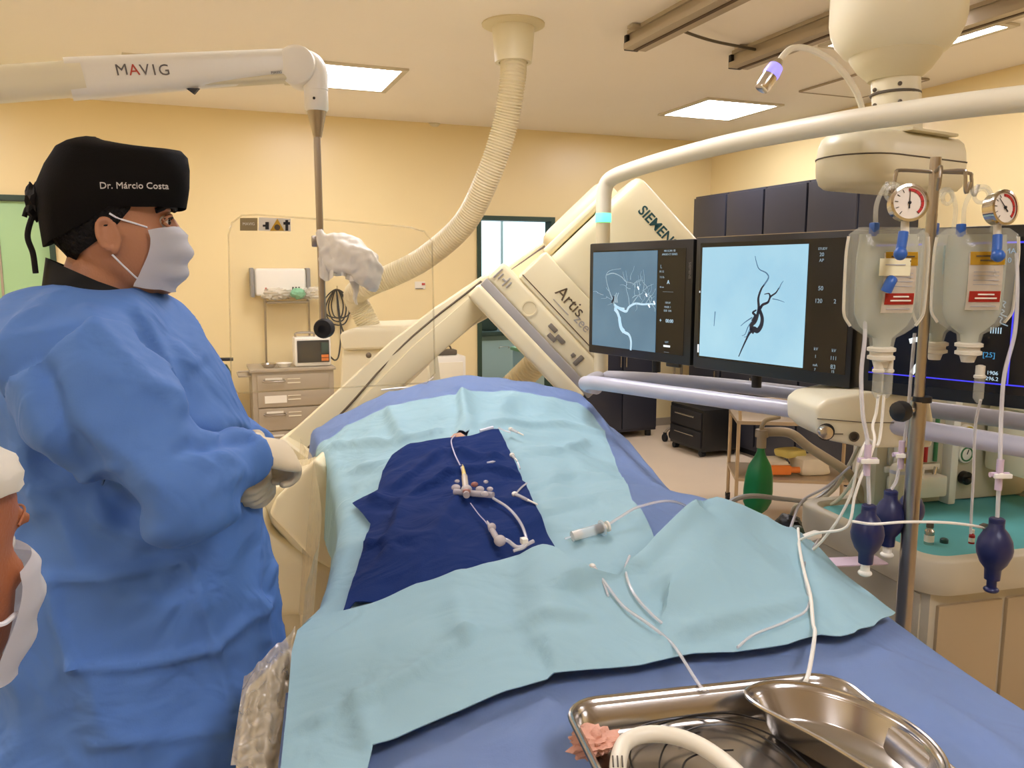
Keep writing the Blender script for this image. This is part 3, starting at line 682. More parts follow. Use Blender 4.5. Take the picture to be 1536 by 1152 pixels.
rf = [Q(895, 582, 2.88), Q(882, 579, 2.8), Q(888, 574, 2.68), Q(1000, 589, 2.5), Q(1110, 604, 2.33), Q(1230, 620, 2.15), Q(1400, 648, 1.92), Q(1536, 671, 1.77), Q(1640, 690, 1.68)]
obj('bumper_rail', MB().tube(rf, .0235, 16), 'lav_pipe', t)
rb = [Q(882, 574, 2.92), Q(893, 567, 3.05), Q(915, 565, 3.08), Q(1000, 570, 2.9), Q(1110, 580, 2.70), Q(1230, 594, 2.51), Q(1400, 615, 2.28), Q(1536, 633, 2.13), Q(1640, 647, 2.03)]
mk('lav_grey', '#b4b2b8', .35); obj('bumper_rail', MB().tube(rb, .0235, 16), 'lav_grey', t) 
# ------------------------------------------------------------------ monitors
MA = L(.2838, 3.0 * CP + 0, 0); MBp = L(.874, 2.05 * CP + 0.0, 0)
mdir = (MBp - MA).normalized(); mnor = mdir.cross(UP).normalized()
if mnor.dot(FW) > 0: mnor = -mnor
mk('bezel', '#191817', .35); mk('screen_black', '#05070d', .2, emit='#05070d', estr=.3)
def screen_mat(name, c0, c1, st):
    m = mat(name, '#050608', .25); nt = m.node_tree; b = nt.nodes['Principled BSDF']
    tc = nt.nodes.new('ShaderNodeTexCoord'); n = nt.nodes.new('ShaderNodeTexNoise'); n.inputs['Scale'].default_value = 5; n.inputs['Detail'].default_value = 5
    r = nt.nodes.new('ShaderNodeValToRGB'); r.color_ramp.elements[0].color = rgb(c0); r.color_ramp.elements[1].color = rgb(c1)
    r.color_ramp.elements[0].position = .35; r.color_ramp.elements[1].position = .68
    nt.links.new(tc.outputs['Object'], n.inputs['Vector']); nt.links.new(n.outputs['Fac'], r.inputs['Fac']); nt.links.new(r.outputs['Color'], b.inputs['Emission Color'])
    b.inputs['Emission Strength'].default_value = st * .6; M[name] = m
screen_mat('scan_slate', '#5d8199', '#6a8da3', .8); screen_mat('scan_cyan', '#a3d4ec', '#b2e0f2', .85)
def em(k, c, s=1.): mk(k, c, .4, emit=c, estr=s * .6)
em('ink_white', '#dfe9ee', .8); em('ink_soft', '#9db8c8', .8); em('ink_dim', '#8298a4', .55); em('ink_navy', '#10182a', .6); em('ink_mid', '#41617c', .7); em('ink_blue', '#3a38d8', .9); em('ink_cyan', '#3d7fa8', .8)
class Screen:
    """a monitor whose local plane is x along the screen, y up, z towards the viewer"""
    def __init__(s, name, lab, a, d, z0, z1, w, group=None):
        s.d = d.normalized(); s.n = s.d.cross(UP).normalized()
        if s.n.dot(FW) > 0: s.n = -s.n
        s.o = Vector((a.x, a.y, z0)); s.w = w; s.h = z1 - z0
        s.t = thing(name, lab, 'monitor', s.o + s.d * w / 2, group=group)
        s.m = Matrix(((s.d.x, 0, s.n.x, s.o.x), (s.d.y, 0, s.n.y, s.o.y), (s.d.z, 1, s.n.z, s.o.z), (0, 0, 0, 1)))
        b = MB().box2((0, 0, -.05), (w, s.h, 0), .006); b.bm.transform(s.m); obj('case', b, 'bezel', s.t)
        b = MB().box2((.06, .06, -.085), (w - .06, s.h - .06, -.05), .01); b.bm.transform(s.m); obj('back_cover', b, 'bezel', s.t)
    def rect(s, name, x0, y0, x1, y1, z, m, par=None):
        b = MB().box2((x0, y0, z), (x1, y1, z + .0012)); b.bm.transform(s.m); return obj(name, b, m, par or s.t)
    def line(s, mb, pts, r0, r1, z):
        """vessel drawn as a flat ribbon"""
        p = crom([Vector((x, y, 0)) for x, y in pts], 8); n = len(p); L_ = []; R_ = []
        for i in range(n):
            tg = (p[min(i + 1, n - 1)] - p[max(i - 1, 0)]).normalized(); q = Vector((-tg.y, tg.x, 0)); rr = r0 + (r1 - r0) * i / (n - 1)
            L_.append(p[i] + q * rr); R_.append(p[i] - q * rr)
        for i in range(n - 1):
            f = []
            vs = [L_[i], R_[i], R_[i + 1], L_[i + 1]]
            lo = [mb.bm.verts.new(s.m @ Vector((v.x, v.y, z))) for v in vs]; hi = [mb.bm.verts.new(s.m @ Vector((v.x, v.y, z + .0006))) for v in vs]
            mb.bm.faces.new(hi); mb.bm.faces.new(lo[::-1])
            for k in range(4): mb.bm.faces.new((lo[k], hi[k], hi[(k + 1) % 4], lo[(k + 1) % 4]))
    def text(s, body, size, x, y, m, par=None, z=.003):
        mm = s.m @ Matrix.Translation((x, y, z)); return text('screen_text', body, size, mm, m, par or s.t, depth=.0003)
MZ0, MZ1 = 1.305, 1.702
W1 = .525
s1 = Screen('monitor', 'left monitor of the bank showing a pale vessel tree on slate blue', MA, mdir, MZ0, MZ1, W1, 'ceiling monitor bank')
disp = s1.rect('display', .025, .03, W1 - .03, .37, .0003, 'screen_black')
im = s1.rect('scan_image', .025, .03, .365, .365, .0016, 'scan_slate')
ix = lambda a, b: (.025 + a * .34, .03 + (1 - b) * .335)     # 0..1 coordinates in the image, y down
def V(scr, mb, fn, pts, r0, r1, z=.003): scr.line(mb, [fn(*p) for p in pts], r0, r1, z)
# pixel coordinates of the photograph's screen -> fractions
def f1(x, y): return ix((x - 106) / 452, (y - 145) / (540))
b = MB()
V(s1, b, f1, [(395, 690), (396, 640), (380, 605), (345, 590), (320, 560), (312, 520), (295, 485), (275, 465)], .004, .0065)
V(s1, b, f1, [(345, 590), (325, 570), (315, 540), (310, 510)], .008, .007)
V(s1, b, f1, [(275, 470), (290, 455), (330, 470), (360, 475), (378, 450), (420, 430), (470, 432), (520, 428), (553, 428)], .0055, .0025)
V(s1, b, f1, [(270, 440), (300, 458), (345, 465)], .004, .005)
vb = obj('vessel_drawing', b, 'ink_soft', im, flat=True)
b = MB(); rnd = random.Random(3)
V(s1, b, f1, [(275, 462), (262, 420), (235, 370), (212, 310), (210, 270), (245, 248), (315, 240)], .0022, .0008)
V(s1, b, f1, [(210, 275), (260, 265), (320, 285), (350, 310), (400, 320), (420, 340)], .002, .0008)
V(s1, b, f1, [(380, 440), (372, 395), (355, 345), (360, 300), (350, 250)], .0016, .0005)
V(s1, b, f1, [(400, 430), (440, 385), (470, 365), (478, 300), (470, 245)], .0018, .0005)
for sx, sy in ((360, 330), (385, 350), (400, 330), (420, 390), (440, 355), (455, 400), (470, 360), (490, 380), (505, 405), (520, 420), (400, 400), (415, 345), (385, 300), (450, 330), (500, 345), (530, 400)):
    p = [(sx, sy)]; a = rnd.uniform(-2.4, -.7)
    for k in range(4):
        a += rnd.uniform(-.7, .7); p.append((min(552, p[-1][0] + 20 * math.cos(a)), max(150, p[-1][1] + 20 * math.sin(a))))
    V(s1, b, f1, p, .0013, .0004)
for sx, sy in ((430, 425), (460, 430), (490, 428), (515, 428), (530, 428)):
    p = [(sx, sy)]; a = rnd.uniform(-1.6, 1.4)
    for k in range(3): a += rnd.uniform(-.5, .5); p.append((min(552, p[-1][0] + 22 * math.cos(a)), p[-1][1] + 16 * math.sin(a)))
    V(s1, b, f1, p, .0018, .0006)
for sx, sy in ((255, 415), (240, 375), (220, 400), (270, 430), (290, 380), (190, 390), (150, 380)):
    p = [(sx, sy)]; a = rnd.uniform(2.2, 4.2)
    for k in range(3): a += rnd.uniform(-.6, .6); p.append((max(112, p[-1][0] + 18 * math.cos(a)), p[-1][1] + 12 * math.sin(a)))
    V(s1, b, f1, p, .0011, .0004)
for k in range(2): V(s1, b, f1, [(278 + 14 * k, 430), (276 + 14 * k, 400), (288 + 14 * k, 375)], .005, .002)
obj('branch_drawing', b, 'ink_dim', im, flat=True)
b = MB(); V(s1, b, f1, [(255, 432), (268, 405), (262, 392)], .004, .002, .004); obj('dark_mark', b, 'ink_navy', im, flat=True)
b = MB()
for (x, y) in ((440, 345), (495, 382), (515, 440), (548, 420)): V(s1, b, f1, [(x - 5, y - 8), (x, y), (x + 5, y + 8)], .003, .002, .004)
obj('bright_spot', b, 'ink_white', im, flat=True)
sx0 = .375
for body, y, sz in (('MR SCAN  03', .362, .009), ('ANGIO CT SERIES', .351, .009)): s1.text(body, sz, sx0 + .048, y, 'ink_dim', disp)
for body, x, y, sz, m in (('L', .385, .312, .016, 'ink_dim'), ('FR 12', .388, .296, .009, 'ink_dim'), ('7.5 f/s', .39, .278, .009, 'ink_dim'), ('A', .42, .262, .018, 'ink_soft'), ('40 cm', .39, .246, .008, 'ink_dim'), ('________', .42, .236, .012, 'ink_dim'), ('100 kV', .42, .196, .009, 'ink_dim'), ('MASK 1', .42, .182, .009, 'ink_dim'), ('SUB  ON', .42, .17, .009, 'ink_dim'), ('00:00', .43, .137, .016, 'ink_soft'), ('+', .388, .137, .018, 'ink_soft'), ('LEFT', .42, .068, .008, 'ink_dim'), ('--------', .42, .036, .009, 'ink_dim')):
    s1.text(body, sz, x, y, m, disp)
s1.rect('highlight', .405, .052, .435, .058, .002, 'ink_white', disp)
mk('silver_ink', '#6f6c66', .4)
mm = s1.m @ Matrix.Translation((W1 - .012, .30, .001)) @ Matrix.Rotation(-math.pi / 2, 4, 'Z'); text('lettering', 'SIEMENS', .014, mm, 'silver_ink', s1.t, .0003)
b = MB().box2((.41, -.012, -.02), (.47, .001, -.005), .003); b.bm.transform(s1.m); obj('cable_clip', b, 'bezel', s1.t)
W2 = .56; off = W1 + .012
s2 = Screen('monitor', 'middle monitor of the bank showing a dark vessel on light cyan', MA + mdir * off, mdir, MZ0 - .003, MZ1 + .003, W2, 'ceiling monitor bank')
disp = s2.rect('display', .02, .035, W2 - .015, .385, .0003, 'screen_black')
im = s2.rect('scan_image', .03, .04, .415, .372, .0016, 'scan_cyan')
def f2(x, y): return (.03 + (x - 764) / 556 * .385, .04 + (1 - (y - 132) / 600) * .332)
b = MB()
V(s2, b, f2, [(995, 712), (1015, 660), (1045, 590), (1060, 572)], .0012, .004)
V(s2, b, f2, [(1058, 575), (1072, 560), (1090, 566), (1108, 540), (1112, 500), (1098, 460), (1096, 445)], .009, .004)
V(s2, b, f2, [(1062, 570), (1058, 540), (1075, 520), (1085, 495), (1092, 450), (1088, 400), (1100, 355), (1115, 330)], .0075, .002)
V(s2, b, f2, [(1100, 450), (1112, 432), (1138, 418), (1150, 390), (1175, 370), (1190, 345)], .0045, .0014)
V(s2, b, f2, [(1148, 395), (1142, 375), (1118, 378)], .003, .001)
V(s2, b, f2, [(1062, 520), (1075, 490), (1062, 475), (1080, 460)], .005, .002)
obj('vessel_drawing', b, 'ink_navy', im, flat=True)
b = MB()
V(s2, b, f2, [(1112, 335), (1135, 295), (1122, 270), (1085, 250), (1068, 210), (1062, 185)], .0024, .0007)
V(s2, b, f2, [(1190, 350), (1200, 325), (1210, 310)], .0015, .0006)
V(s2, b, f2, [(1060, 500), (1025, 525), (1000, 548)], .002, .0006); V(s2, b, f2, [(1060, 520), (1040, 550), (1025, 590), (1008, 600)], .0018, .0006); V(s2, b, f2, [(1160, 400), (1190, 405), (1220, 415)], .0014, .0005)
V(s2, b, f2, [(852, 480), (850, 520), (848, 560)], .0015, .0008); V(s2, b, f2, [(1050, 560), (1035, 600), (1020, 605)], .0015, .0006)
obj('branch_drawing', b, 'ink_mid', im, flat=True)
for body, x, y, sz in (('STUDY', .46, .358, .009), ('20', .458, .343, .014), ('AP', .458, .328, .012), ('50', .46, .255, .016), ('120', .455, .222, .016), ('2', .505, .222, .016), ('kV', .455, .095, .012), ('1', .455, .075, .012), ('mA', .455, .052, .01), ('7', .455, .04, .01), ('kV', .51, .095, .012), ('111', .51, .075, .014), ('83', .51, .052, .016), ('15', .51, .040, .01)):
    s2.text(body, sz, x, y, 'ink_dim', disp)
s2.rect('scale_tick', .022, .235, .025, .24, .002, 'ink_white', disp); s2.rect('scale_tick', .022, .05, .027, .075, .002, 'ink_white', disp)
s2.rect('top_trim', .0, MZ1 - MZ0 + .0045, W2, MZ1 - MZ0 + .0065, -.003, 'steel_dark')
c3 = MA + mdir * (off + W2 + .03)
d3 = (Matrix.Rotation(R(9), 3, 'Z') @ mdir)
W3 = .56
s3 = Screen('monitor', 'right monitor of the bank with blue-framed black screen behind the fluid bags', c3, d3, MZ0 - .005, MZ1 + .0, W3, 'ceiling monitor bank')
disp = s3.rect('display', .02, .03, W3 - .02, .375, .0003, 'screen_black')
for r_ in ((.02, .05, W3 - .02, .053), (.02, .362, W3 - .02, .366), (.33, .05, .333, .362)): s3.rect('frame_line', *r_, .0016, 'ink_blue', disp)
b = MB(); s3.line(b, [(.115, .135), (.135, .140), (.152, .125), (.150, .10), (.135, .075), (.125, .058)], .006, .0055, .003); obj('catheter_image', b, 'ink_white', disp, flat=True)
s3.text('JOOMA', .016, .3, .345, 'ink_cyan', disp); s3.text('2A 20', .016, .3, .325, 'ink_cyan', disp)
for k in range(3):
    b = MB(); s3.line(b, [(.285 + .006 * math.sin(i * 2.3 + k) + .004 * i, .27 - i * .006 - k * .02) for i in range(9)], .0012, .0012, .003); obj('trace', b, 'ink_dim', disp, flat=True)
s3.text('IIIII', .02, .30, .17, 'ink_soft', disp); s3.text('1906', .012, .30, .075, 'ink_soft', disp); s3.text('296.2', .012, .30, .062, 'ink_soft', disp); s3.text('[25]', .016, .29, .115, 'ink_cyan', disp); s3.text('CATH LAB', .009, .05, .062, 'ink_blue', disp)
# mounting brackets from the monitors down to the rear rail
t = thing('monitor_bracket', 'black mounting beam behind and below the monitor bank', 'bracket', MA + UP * 1.3)
p0 = MA - mnor * .11 + mdir * .1; p1 = MA - mnor * .11 + mdir * 1.12
obj('beam', MB().cyl((p0.x, p0.y, 1.45), (p1.x, p1.y, 1.45), .02), 'black', t)
for k in (.25, .7, 1.05):
    q = MA - mnor * .11 + mdir * k; obj('strut', MB().cyl((q.x, q.y, 1.25), (q.x, q.y, 1.45), .015), 'black', t)
# control unit on the front rail
t = thing('control_unit', 'cream control box with a silver knob mounted on the front bumper rail', 'control box', Q(1310, 660, 2.0))
fr = [(1225, 612), (1240, 600), (1300, 588), (1395, 592), (1402, 630), (1400, 672), (1300, 673), (1245, 662), (1226, 645)]
obj('body', MB().prism([Q(x, y, 1.98) for x, y in fr], FW * .20 - RT * .01, .014, 3), 'cream', t)
obj('seam', MB().tube([Q(1226, 628, 1.975), Q(1300, 634, 1.975), Q(1400, 634, 1.975)], .0012, 6, 0), 'cart_line', t)
kn = obj('knob', MB().lathe(Q(1237, 648, 1.965), -FW, [(.016, -.01), (.018, 0), (.016, .014), (.001, .016)]), 'steel', t)
obj('knob_ring', MB().lathe(Q(1239, 648, 1.97), -FW, [(.020, -.006), (.022, 0), (.018, .004)]), 'rubber', kn)
obj('mark', MB().box(Q(1258, 651, 1.976), (.022, .002, .002), -YAW), 'cart_line', t)
obj('slot', MB().lathe(Q(1281, 655, 1.977), -FW, [(.013, 0), (.013, .002), (.010, .002), (.009, 0.0)]), 'cart_line', t)
# ------------------------------------------------------------------ operating table, patient and drapes
TU = L(.9767, .2147, 0); TV = L(-.2147, .9767, 0)        # across / along the table
def uv_of(p): return p.dot(TU), p.dot(TV)
V0, V1, U1 = .55, 3.08, 1.0
GU = [-.15, 0, .2, .46, .7, .9, 1.0]; GV = [.5, 1.0, 1.3, 1.6, 1.9, 2.2, 2.5, 2.75, 2.95, 3.1]
GZ = [[.95, .96, .965, .97, .97, .965, .94], [.93, .955, .965, .97, .97, .96, .935], [.93, .97, 1.01, 1.03, 1.03, 1.0, .95],
      [.93, .985, 1.05, 1.075, 1.095, 1.05, .985], [.91, .98, 1.06, 1.085, 1.06, 1.0, .93], [.91, .985, 1.07, 1.10, 1.06, .98, .90],
      [.95, 1.03, 1.12, 1.145, 1.10, 1.03, .95], [.99, 1.06, 1.15, 1.19, 1.165, 1.11, 1.01], [.99, 1.07, 1.16, 1.20, 1.18, 1.12, 1.01], [.95, 1.04, 1.13, 1.17, 1.14, 1.07, .97]]
def cr1(a, b, c, d, t): return .5 * (2 * b + (c - a) * t + (2 * a - 5 * b + 4 * c - d) * t * t + (3 * b - a - 3 * c + d) * t ** 3)
def interp(xs, ys, x):
    n = len(xs); x = max(xs[0], min(xs[-1], x)); i = 0
    while i < n - 2 and x > xs[i + 1]: i += 1
    t = (x - xs[i]) / (xs[i + 1] - xs[i]); g = lambda k: ys[max(0, min(n - 1, k))]
    return cr1(g(i - 1), g(i), g(i + 1), g(i + 2), t)
def umin(v): return interp([.5, 1.0, 1.38, 1.52, 1.95, 2.5, 2.9, 3.2], [-.09, -.09, -.08, -.01, .03, .0, -.06, -.06], v)
def wr(u, v):
    p = Vector((u, v, 0)); k = min(1, max(.15, (v - 1.15) / .25))
    a = noise.noise(Vector((u * 4.2 + v * 1.5, v * 3.2, 1.3))) * .015
    b = (1 - abs(noise.noise(Vector((u * 7 + 4, v * 4 - u * 3, 7.7))) * 2.2)) * .009
    c = (1 - abs(noise.noise(Vector((u * 9 - v * 5, v * 9 + 3, 2.1))) * 2.)) * .005
    return (a + b + c) * k
ROWS = {}
def Hs(u, v):
    return interp(GV, [interp(GU, r, u) for r in GZ], v) + wr(u, v)
RB = .035
def hang(o):
    """(sideways, down) of a cloth that runs o beyond an edge"""
    q = RB * math.pi / 2
    if o <= 0: return 0, 0
    if o < q: a = o / RB; return RB * math.sin(a), RB * (1 - math.cos(a))
    return RB + (o - q) * .10, RB + (o - q)
def S(q, v, off=0., extra=0.):
    u0 = umin(v); u = max(u0, min(U1, q)); vv = max(V0, min(V1, v))
    z = Hs(u, vv) + extra
    sl, dl = hang(u0 - q); sr, dr = hang(q - U1); sf, df = hang(v - V1); sn, dn = hang(V0 - v)
    dz = max(dl, dr) + max(df, dn)
    if max(dl, dr) > .01:
        wv = min(.022, max(dl, dr) * .08); k = noise.noise(Vector((v * 7, 1 if dl else 5, dz * 1.2))) + .5 * noise.noise(Vector((v * 15, 2, dz)))
        if dl: sl += wv * k
        else: sr += wv * k
    if df > .01: sf += min(.02, df * .08) * noise.noise(Vector((q * 8, 3, dz)))
    top = 1 if dz < 1e-6 else max(0, 1 - dz / RB); sd = 1 - top
    uu = u - sl + sr - (off * sd if dl else 0) + (off * sd if dr else 0); vx_ = vv + sf - sn + (off * sd if df else 0) - (off * sd if dn else 0)
    return TU * uu + TV * vx_ + UP * (z - dz + off * top)
# ray casting on the draped surface: picture corner -> cloth coordinates
def grid(q0, q1, v0, v1, st):
    nq = int(round((q1 - q0) / st)); nv = int(round((v1 - v0) / st))
    return nq, nv, [q0 + (q1 - q0) * i / nq for i in range(nq + 1)], [v0 + (v1 - v0) * j / nv for j in range(nv + 1)]
nq, nv, qs, vs_ = grid(-.75, 1.5, .3, 3.4, .025)
VV = [S(q, v) for v in vs_ for q in qs]; FF = []; 
for j in range(nv):
    for i in range(nq):
        a = j * (nq + 1) + i; FF.append((a, a + 1, a + nq + 2, a + nq + 1))
BV = BVHTree.FromPolygons(VV, FF)
CAM = Vector((0, 0, CAMH))
def hit(px, py):
    a, b, c = ray(px, py); d = (RT * a + FW * b + UP * c).normalized()
    loc, no, ix_, di = BV.ray_cast(CAM, d)
    if loc is None: return None
    j, i = divmod(ix_, nq); u, v = uv_of(loc)
    q = qs[i] + .0125; vv = vs_[j] + .0125
    if umin(v) < u < U1 and V0 < v < V1: return (u, v)
    a0 = VV[FF[ix_][0]]; eq = VV[FF[ix_][1]] - a0; ev = VV[FF[ix_][3]] - a0; w = loc - a0
    return (qs[i] + .025 * max(0, min(1, w.dot(eq) / eq.length_squared)), vs_[j] + .025 * max(0, min(1, w.dot(ev) / ev.length_squared)))
def PT(p):
    """('q', q, v) stays, a pixel is ray cast"""
    if p[0] == 'q': return (p[1], p[2])
    h = hit(*p)
    if h is None: print('MISS', p); return None
    return h
def seg_d(p, a, b):
    ax, ay = a; dx, dy = b[0] - ax, b[1] - ay; l = dx * dx + dy * dy
    t = max(0, min(1, ((p[0] - ax) * dx + (p[1] - ay) * dy) / max(l, 1e-9)))
    return math.hypot(p[0] - ax - t * dx, p[1] - ay - t * dy)
def inside(p, poly):
    c = False; n = len(poly)
    for i in range(n):
        a, b = poly[i], poly[i - 1]
        if (a[1] > p[1]) != (b[1] > p[1]) and p[0] < (b[0] - a[0]) * (p[1] - a[1]) / (b[1] - a[1]) + a[0]: c = not c
    return c
def cloth(poly, off, st=.016, creases=(), hole=None, thick=.0015, fine=None, most=None):
    P_ = [PT(p) for p in poly]; P_ = [p for p in P_ if p]
    bd = []
    for a, b in zip(P_, P_[1:] + P_[:1]):
        n = max(1, int(math.hypot(b[0] - a[0], b[1] - a[1]) / st))
        for k in range(n): bd.append((a[0] + (b[0] - a[0]) * k / n, a[1] + (b[1] - a[1]) * k / n))
    pts = list(bd); nb = len(bd)
    q0, q1 = min(p[0] for p in bd), max(p[0] for p in bd); v0, v1 = min(p[1] for p in bd), max(p[1] for p in bd)
    j = 0; v = v0 + st * .5
    while v < v1:
        q = q0 + st * (.5 if j % 2 else 0.1)
        while q < q1:
            if inside((q, v), bd) and min((abs(q - b[0]) + abs(v - b[1]) for b in bd)) > st * .5: pts.append((q, v))
            q += st
        v += st * .87; j += 1
    out = delaunay_2d_cdt([Vector(p) for p in pts], [(i, (i + 1) % nb) for i in range(nb)], [], 1, 1e-6)
    cr = [([PT(p) for p in c[0]], c[1], c[2]) for c in creases]
    bm = bmesh.new(); vs = []
    for p in out[0]:
        ex = 0.
        for line, amp, wd in cr:
            d, a, b = min(((seg_d(p, a, b), a, b) for a, b in zip(line, line[1:])), key=lambda r: r[0]); wd = max(wd, st * 1.3)
            sg_ = 1 if (b[0] - a[0]) * (p[1] - a[1]) - (b[1] - a[1]) * (p[0] - a[0]) > 0 else -1
            ex += 1.5 * amp * (math.exp(-(d / wd) ** 2) + sg_ * .8 * (d / wd) * math.exp(-(d / wd / 1.7) ** 2))
        ex = max(ex, -.002)
        if fine: ex += fine(p[0], p[1])
        if most: ex = min(ex, most(p[0], p[1]))
        vs.append(bm.verts.new(S(p[0], p[1], off + ex)))
    for f in out[2]:
        if hole:
            c = sum((out[0][i] for i in f), Vector((0, 0))) / len(f)
            if ((c.x - hole[0]) / hole[2]) ** 2 + ((c.y - hole[1]) / hole[3]) ** 2 < 1: continue
        try: bm.faces.new([vs[i] for i in f])
        except ValueError: pass
    for v in [v for v in bm.verts if not v.link_faces]: bm.verts.remove(v)
    bmesh.ops.recalc_face_normals(bm, faces=bm.faces[:])
    up = sum(f.normal.z for f in bm.faces)
    if up < 0: bmesh.ops.reverse_faces(bm, faces=bm.faces[:])
    bmesh.ops.solidify(bm, geom=bm.faces[:], thickness=thick)
    return bm
mk('drape_blue', '#a0b9e6', .7, bump=.25, bscale=350, bdist=.001, spec=.25, wrinkle=(7, .35, .03))
mk('drape_pale', '#99bcc5', .7, bump=.25, bscale=350, bdist=.001, spec=.25, wrinkle=(7, .35, .03))
mk('towel_navy', '#182f66', .9, bump=.5, bscale=420, bdist=.002, spec=.15, wrinkle=(9, .45, .03))
mk('skin_patient', '#d9a680', .5, bump=.2, bscale=180)
mk('table_grey', '#7c7a78', .4)
hq, hv = PT((686, 659)); HOLE = (hq, hv, .034, .015)
# table
t = thing('operating_table', 'angiography table under the drapes with its floor column', 'table', TU * .46 + TV * 1.8)
rot = math.atan2(TU.y, TU.x)
obj('tabletop', MB().box(TU * .46 + TV * 1.85 + UP * .84, (.62, 2.4, .06), rot, .02), 'table_grey', t)
obj('mattress', MB().box(TU * .46 + TV * 1.85 + UP * .895, (.58, 2.35, .05), rot, .02), 'black', t)
obj('column', MB().box(TU * .46 + TV * 1.75 + UP * .42, (.40, .55, .78), rot, .04), 'cream_dark', t)
obj('base', MB().box(TU * .46 + TV * 1.75 + UP * .05, (.55, .9, .10), rot, .03), 'cream_dark', t)
# patient lying under the drapes
bm = bmesh.new(); rows = []; SV = [.75 + .02 * i for i in range(110)]; SU = [.02 + .0192 * i for i in range(48)]
for v in SV: rows.append([bm.verts.new(TU * u + TV * v + UP * (max(.925, Hs(u, v) - .010 + .034 * math.exp(-((u - hq) / .032) ** 2 - ((v - hv + .004) / .026) ** 2) - .05 * max(0, abs(u - .48) - .38) * 3))) for u in SU])
for a, b in zip(rows, rows[1:]):
    for i in range(len(SU) - 1): bm.faces.new((a[i], a[i + 1], b[i + 1], b[i]))
low = [[bm.verts.new(Vector((v.co.x, v.co.y, .922))) for v in r] for r in rows]
for a, b in zip(low, low[1:]):
    for i in range(len(SU) - 1): bm.faces.new((a[i], b[i], b[i + 1], a[i + 1]))
for i in range(len(SU) - 1): bm.faces.new((rows[0][i], low[0][i], low[0][i + 1], rows[0][i + 1])); bm.faces.new((rows[-1][i], rows[-1][i + 1], low[-1][i + 1], low[-1][i]))
for j in range(len(SV) - 1): bm.faces.new((rows[j][0], rows[j + 1][0], low[j + 1][0], low[j][0])); bm.faces.new((rows[j][-1], low[j][-1], low[j + 1][-1], rows[j + 1][-1]))
o = obj('person', bm, 'skin_patient'); tag(o, 'patient lying on the table covered by drapes, a small patch of skin at the catheter', 'person')
# blue base drape over everything
nq2, nv2, q2, v2 = grid(-.62, 1.62, .42, 3.45, .0165)
bm = bmesh.new(); BC = [([PT(p) for p in c], a, w) for c, a, w in (
    (((1250, 1010), (1320, 985), (1460, 1030)), .006, .012), (((1320, 985), (1365, 1060), (1536, 1150)), .010, .03), (((820, 1060), (760, 1130)), .008, .02), (((955, 760), (1000, 775), (1050, 785)), .006, .012), (((740, 1110), (800, 1125)), .008, .03), (((1400, 1060), (1480, 1120)), .012, .03))]
vs = []
for v in v2:
    for q in q2:
        ex = 0.
        for line, amp, wd in BC: ex += amp * math.exp(-(min(seg_d((q, v), a, b) for a, b in zip(line, line[1:])) / wd) ** 2)
        vs.append(bm.verts.new(S(q, v, ex)))
for j in range(nv2):
    for i in range(nq2):
        c = (q2[i] + .008, v2[j] + .008)
        if ((c[0] - HOLE[0]) / HOLE[2]) ** 2 + ((c[1] - HOLE[1]) / HOLE[3]) ** 2 < 1: continue
        if c[0] < umin(c[1]) - (-.004 if c[1] < 1.45 else .10) and c[1] < 2.75: continue         # cut away on the left where the clear sheet hangs
        a = j * (nq2 + 1) + i; bm.faces.new((vs[a], vs[a + 1], vs[a + nq2 + 2], vs[a + nq2 + 1]))
for v in [v for v in bm.verts if not v.link_faces]: bm.verts.remove(v)
bmesh.ops.solidify(bm, geom=bm.faces[:], thickness=.0015)
o = obj('base_drape', bm, 'drape_blue', ang=70); tag(o, 'mid-blue surgical drape covering the whole table underneath the paler drapes', 'drape')
# pale upper drape
up_poly = [(503, 655), (520, 640), (560, 622), (640, 601), (700, 593), (752, 588), (800, 594), (866, 606), (890, 625), (905, 648), (922, 690), (948, 758), (1000, 850), (970, 905), (900, 920), ('q', .36, 1.24), ('q', .2, 1.28), ('q', .04, 1.42), ('q', -.16, 1.48), ('q', -.22, 1.8), ('q', -.18, 2.0), ('q', -.2, 2.3), ('q', -.28, 2.5), ('q', -.2, 2.72)]
o = obj('upper_drape', cloth(up_poly, .006, .012, ((((690, 590), (693, 625), (686, 655)), .012, .012), (((690, 600), (705, 660)), .008, .01), (((580, 620), (598, 660)), .01, .012), (((500, 672), (600, 668), (650, 655)), .010, .014), (((740, 640), (850, 640), (905, 655)), .008, .016), (((770, 690), (830, 680), (880, 668)), .008, .012), (((800, 735), (860, 715), (900, 720)), .009, .012), (((830, 770), (900, 745), (960, 790)), .008, .014), (((540, 710), (590, 700)), .01, .02)), HOLE, most=lambda u, v: .006 if u < .64 and v < 2.24 else .03), 'drape_pale', ang=70)
tag(o, 'pale blue surgical drape over the patient beyond the navy towel', 'drape')
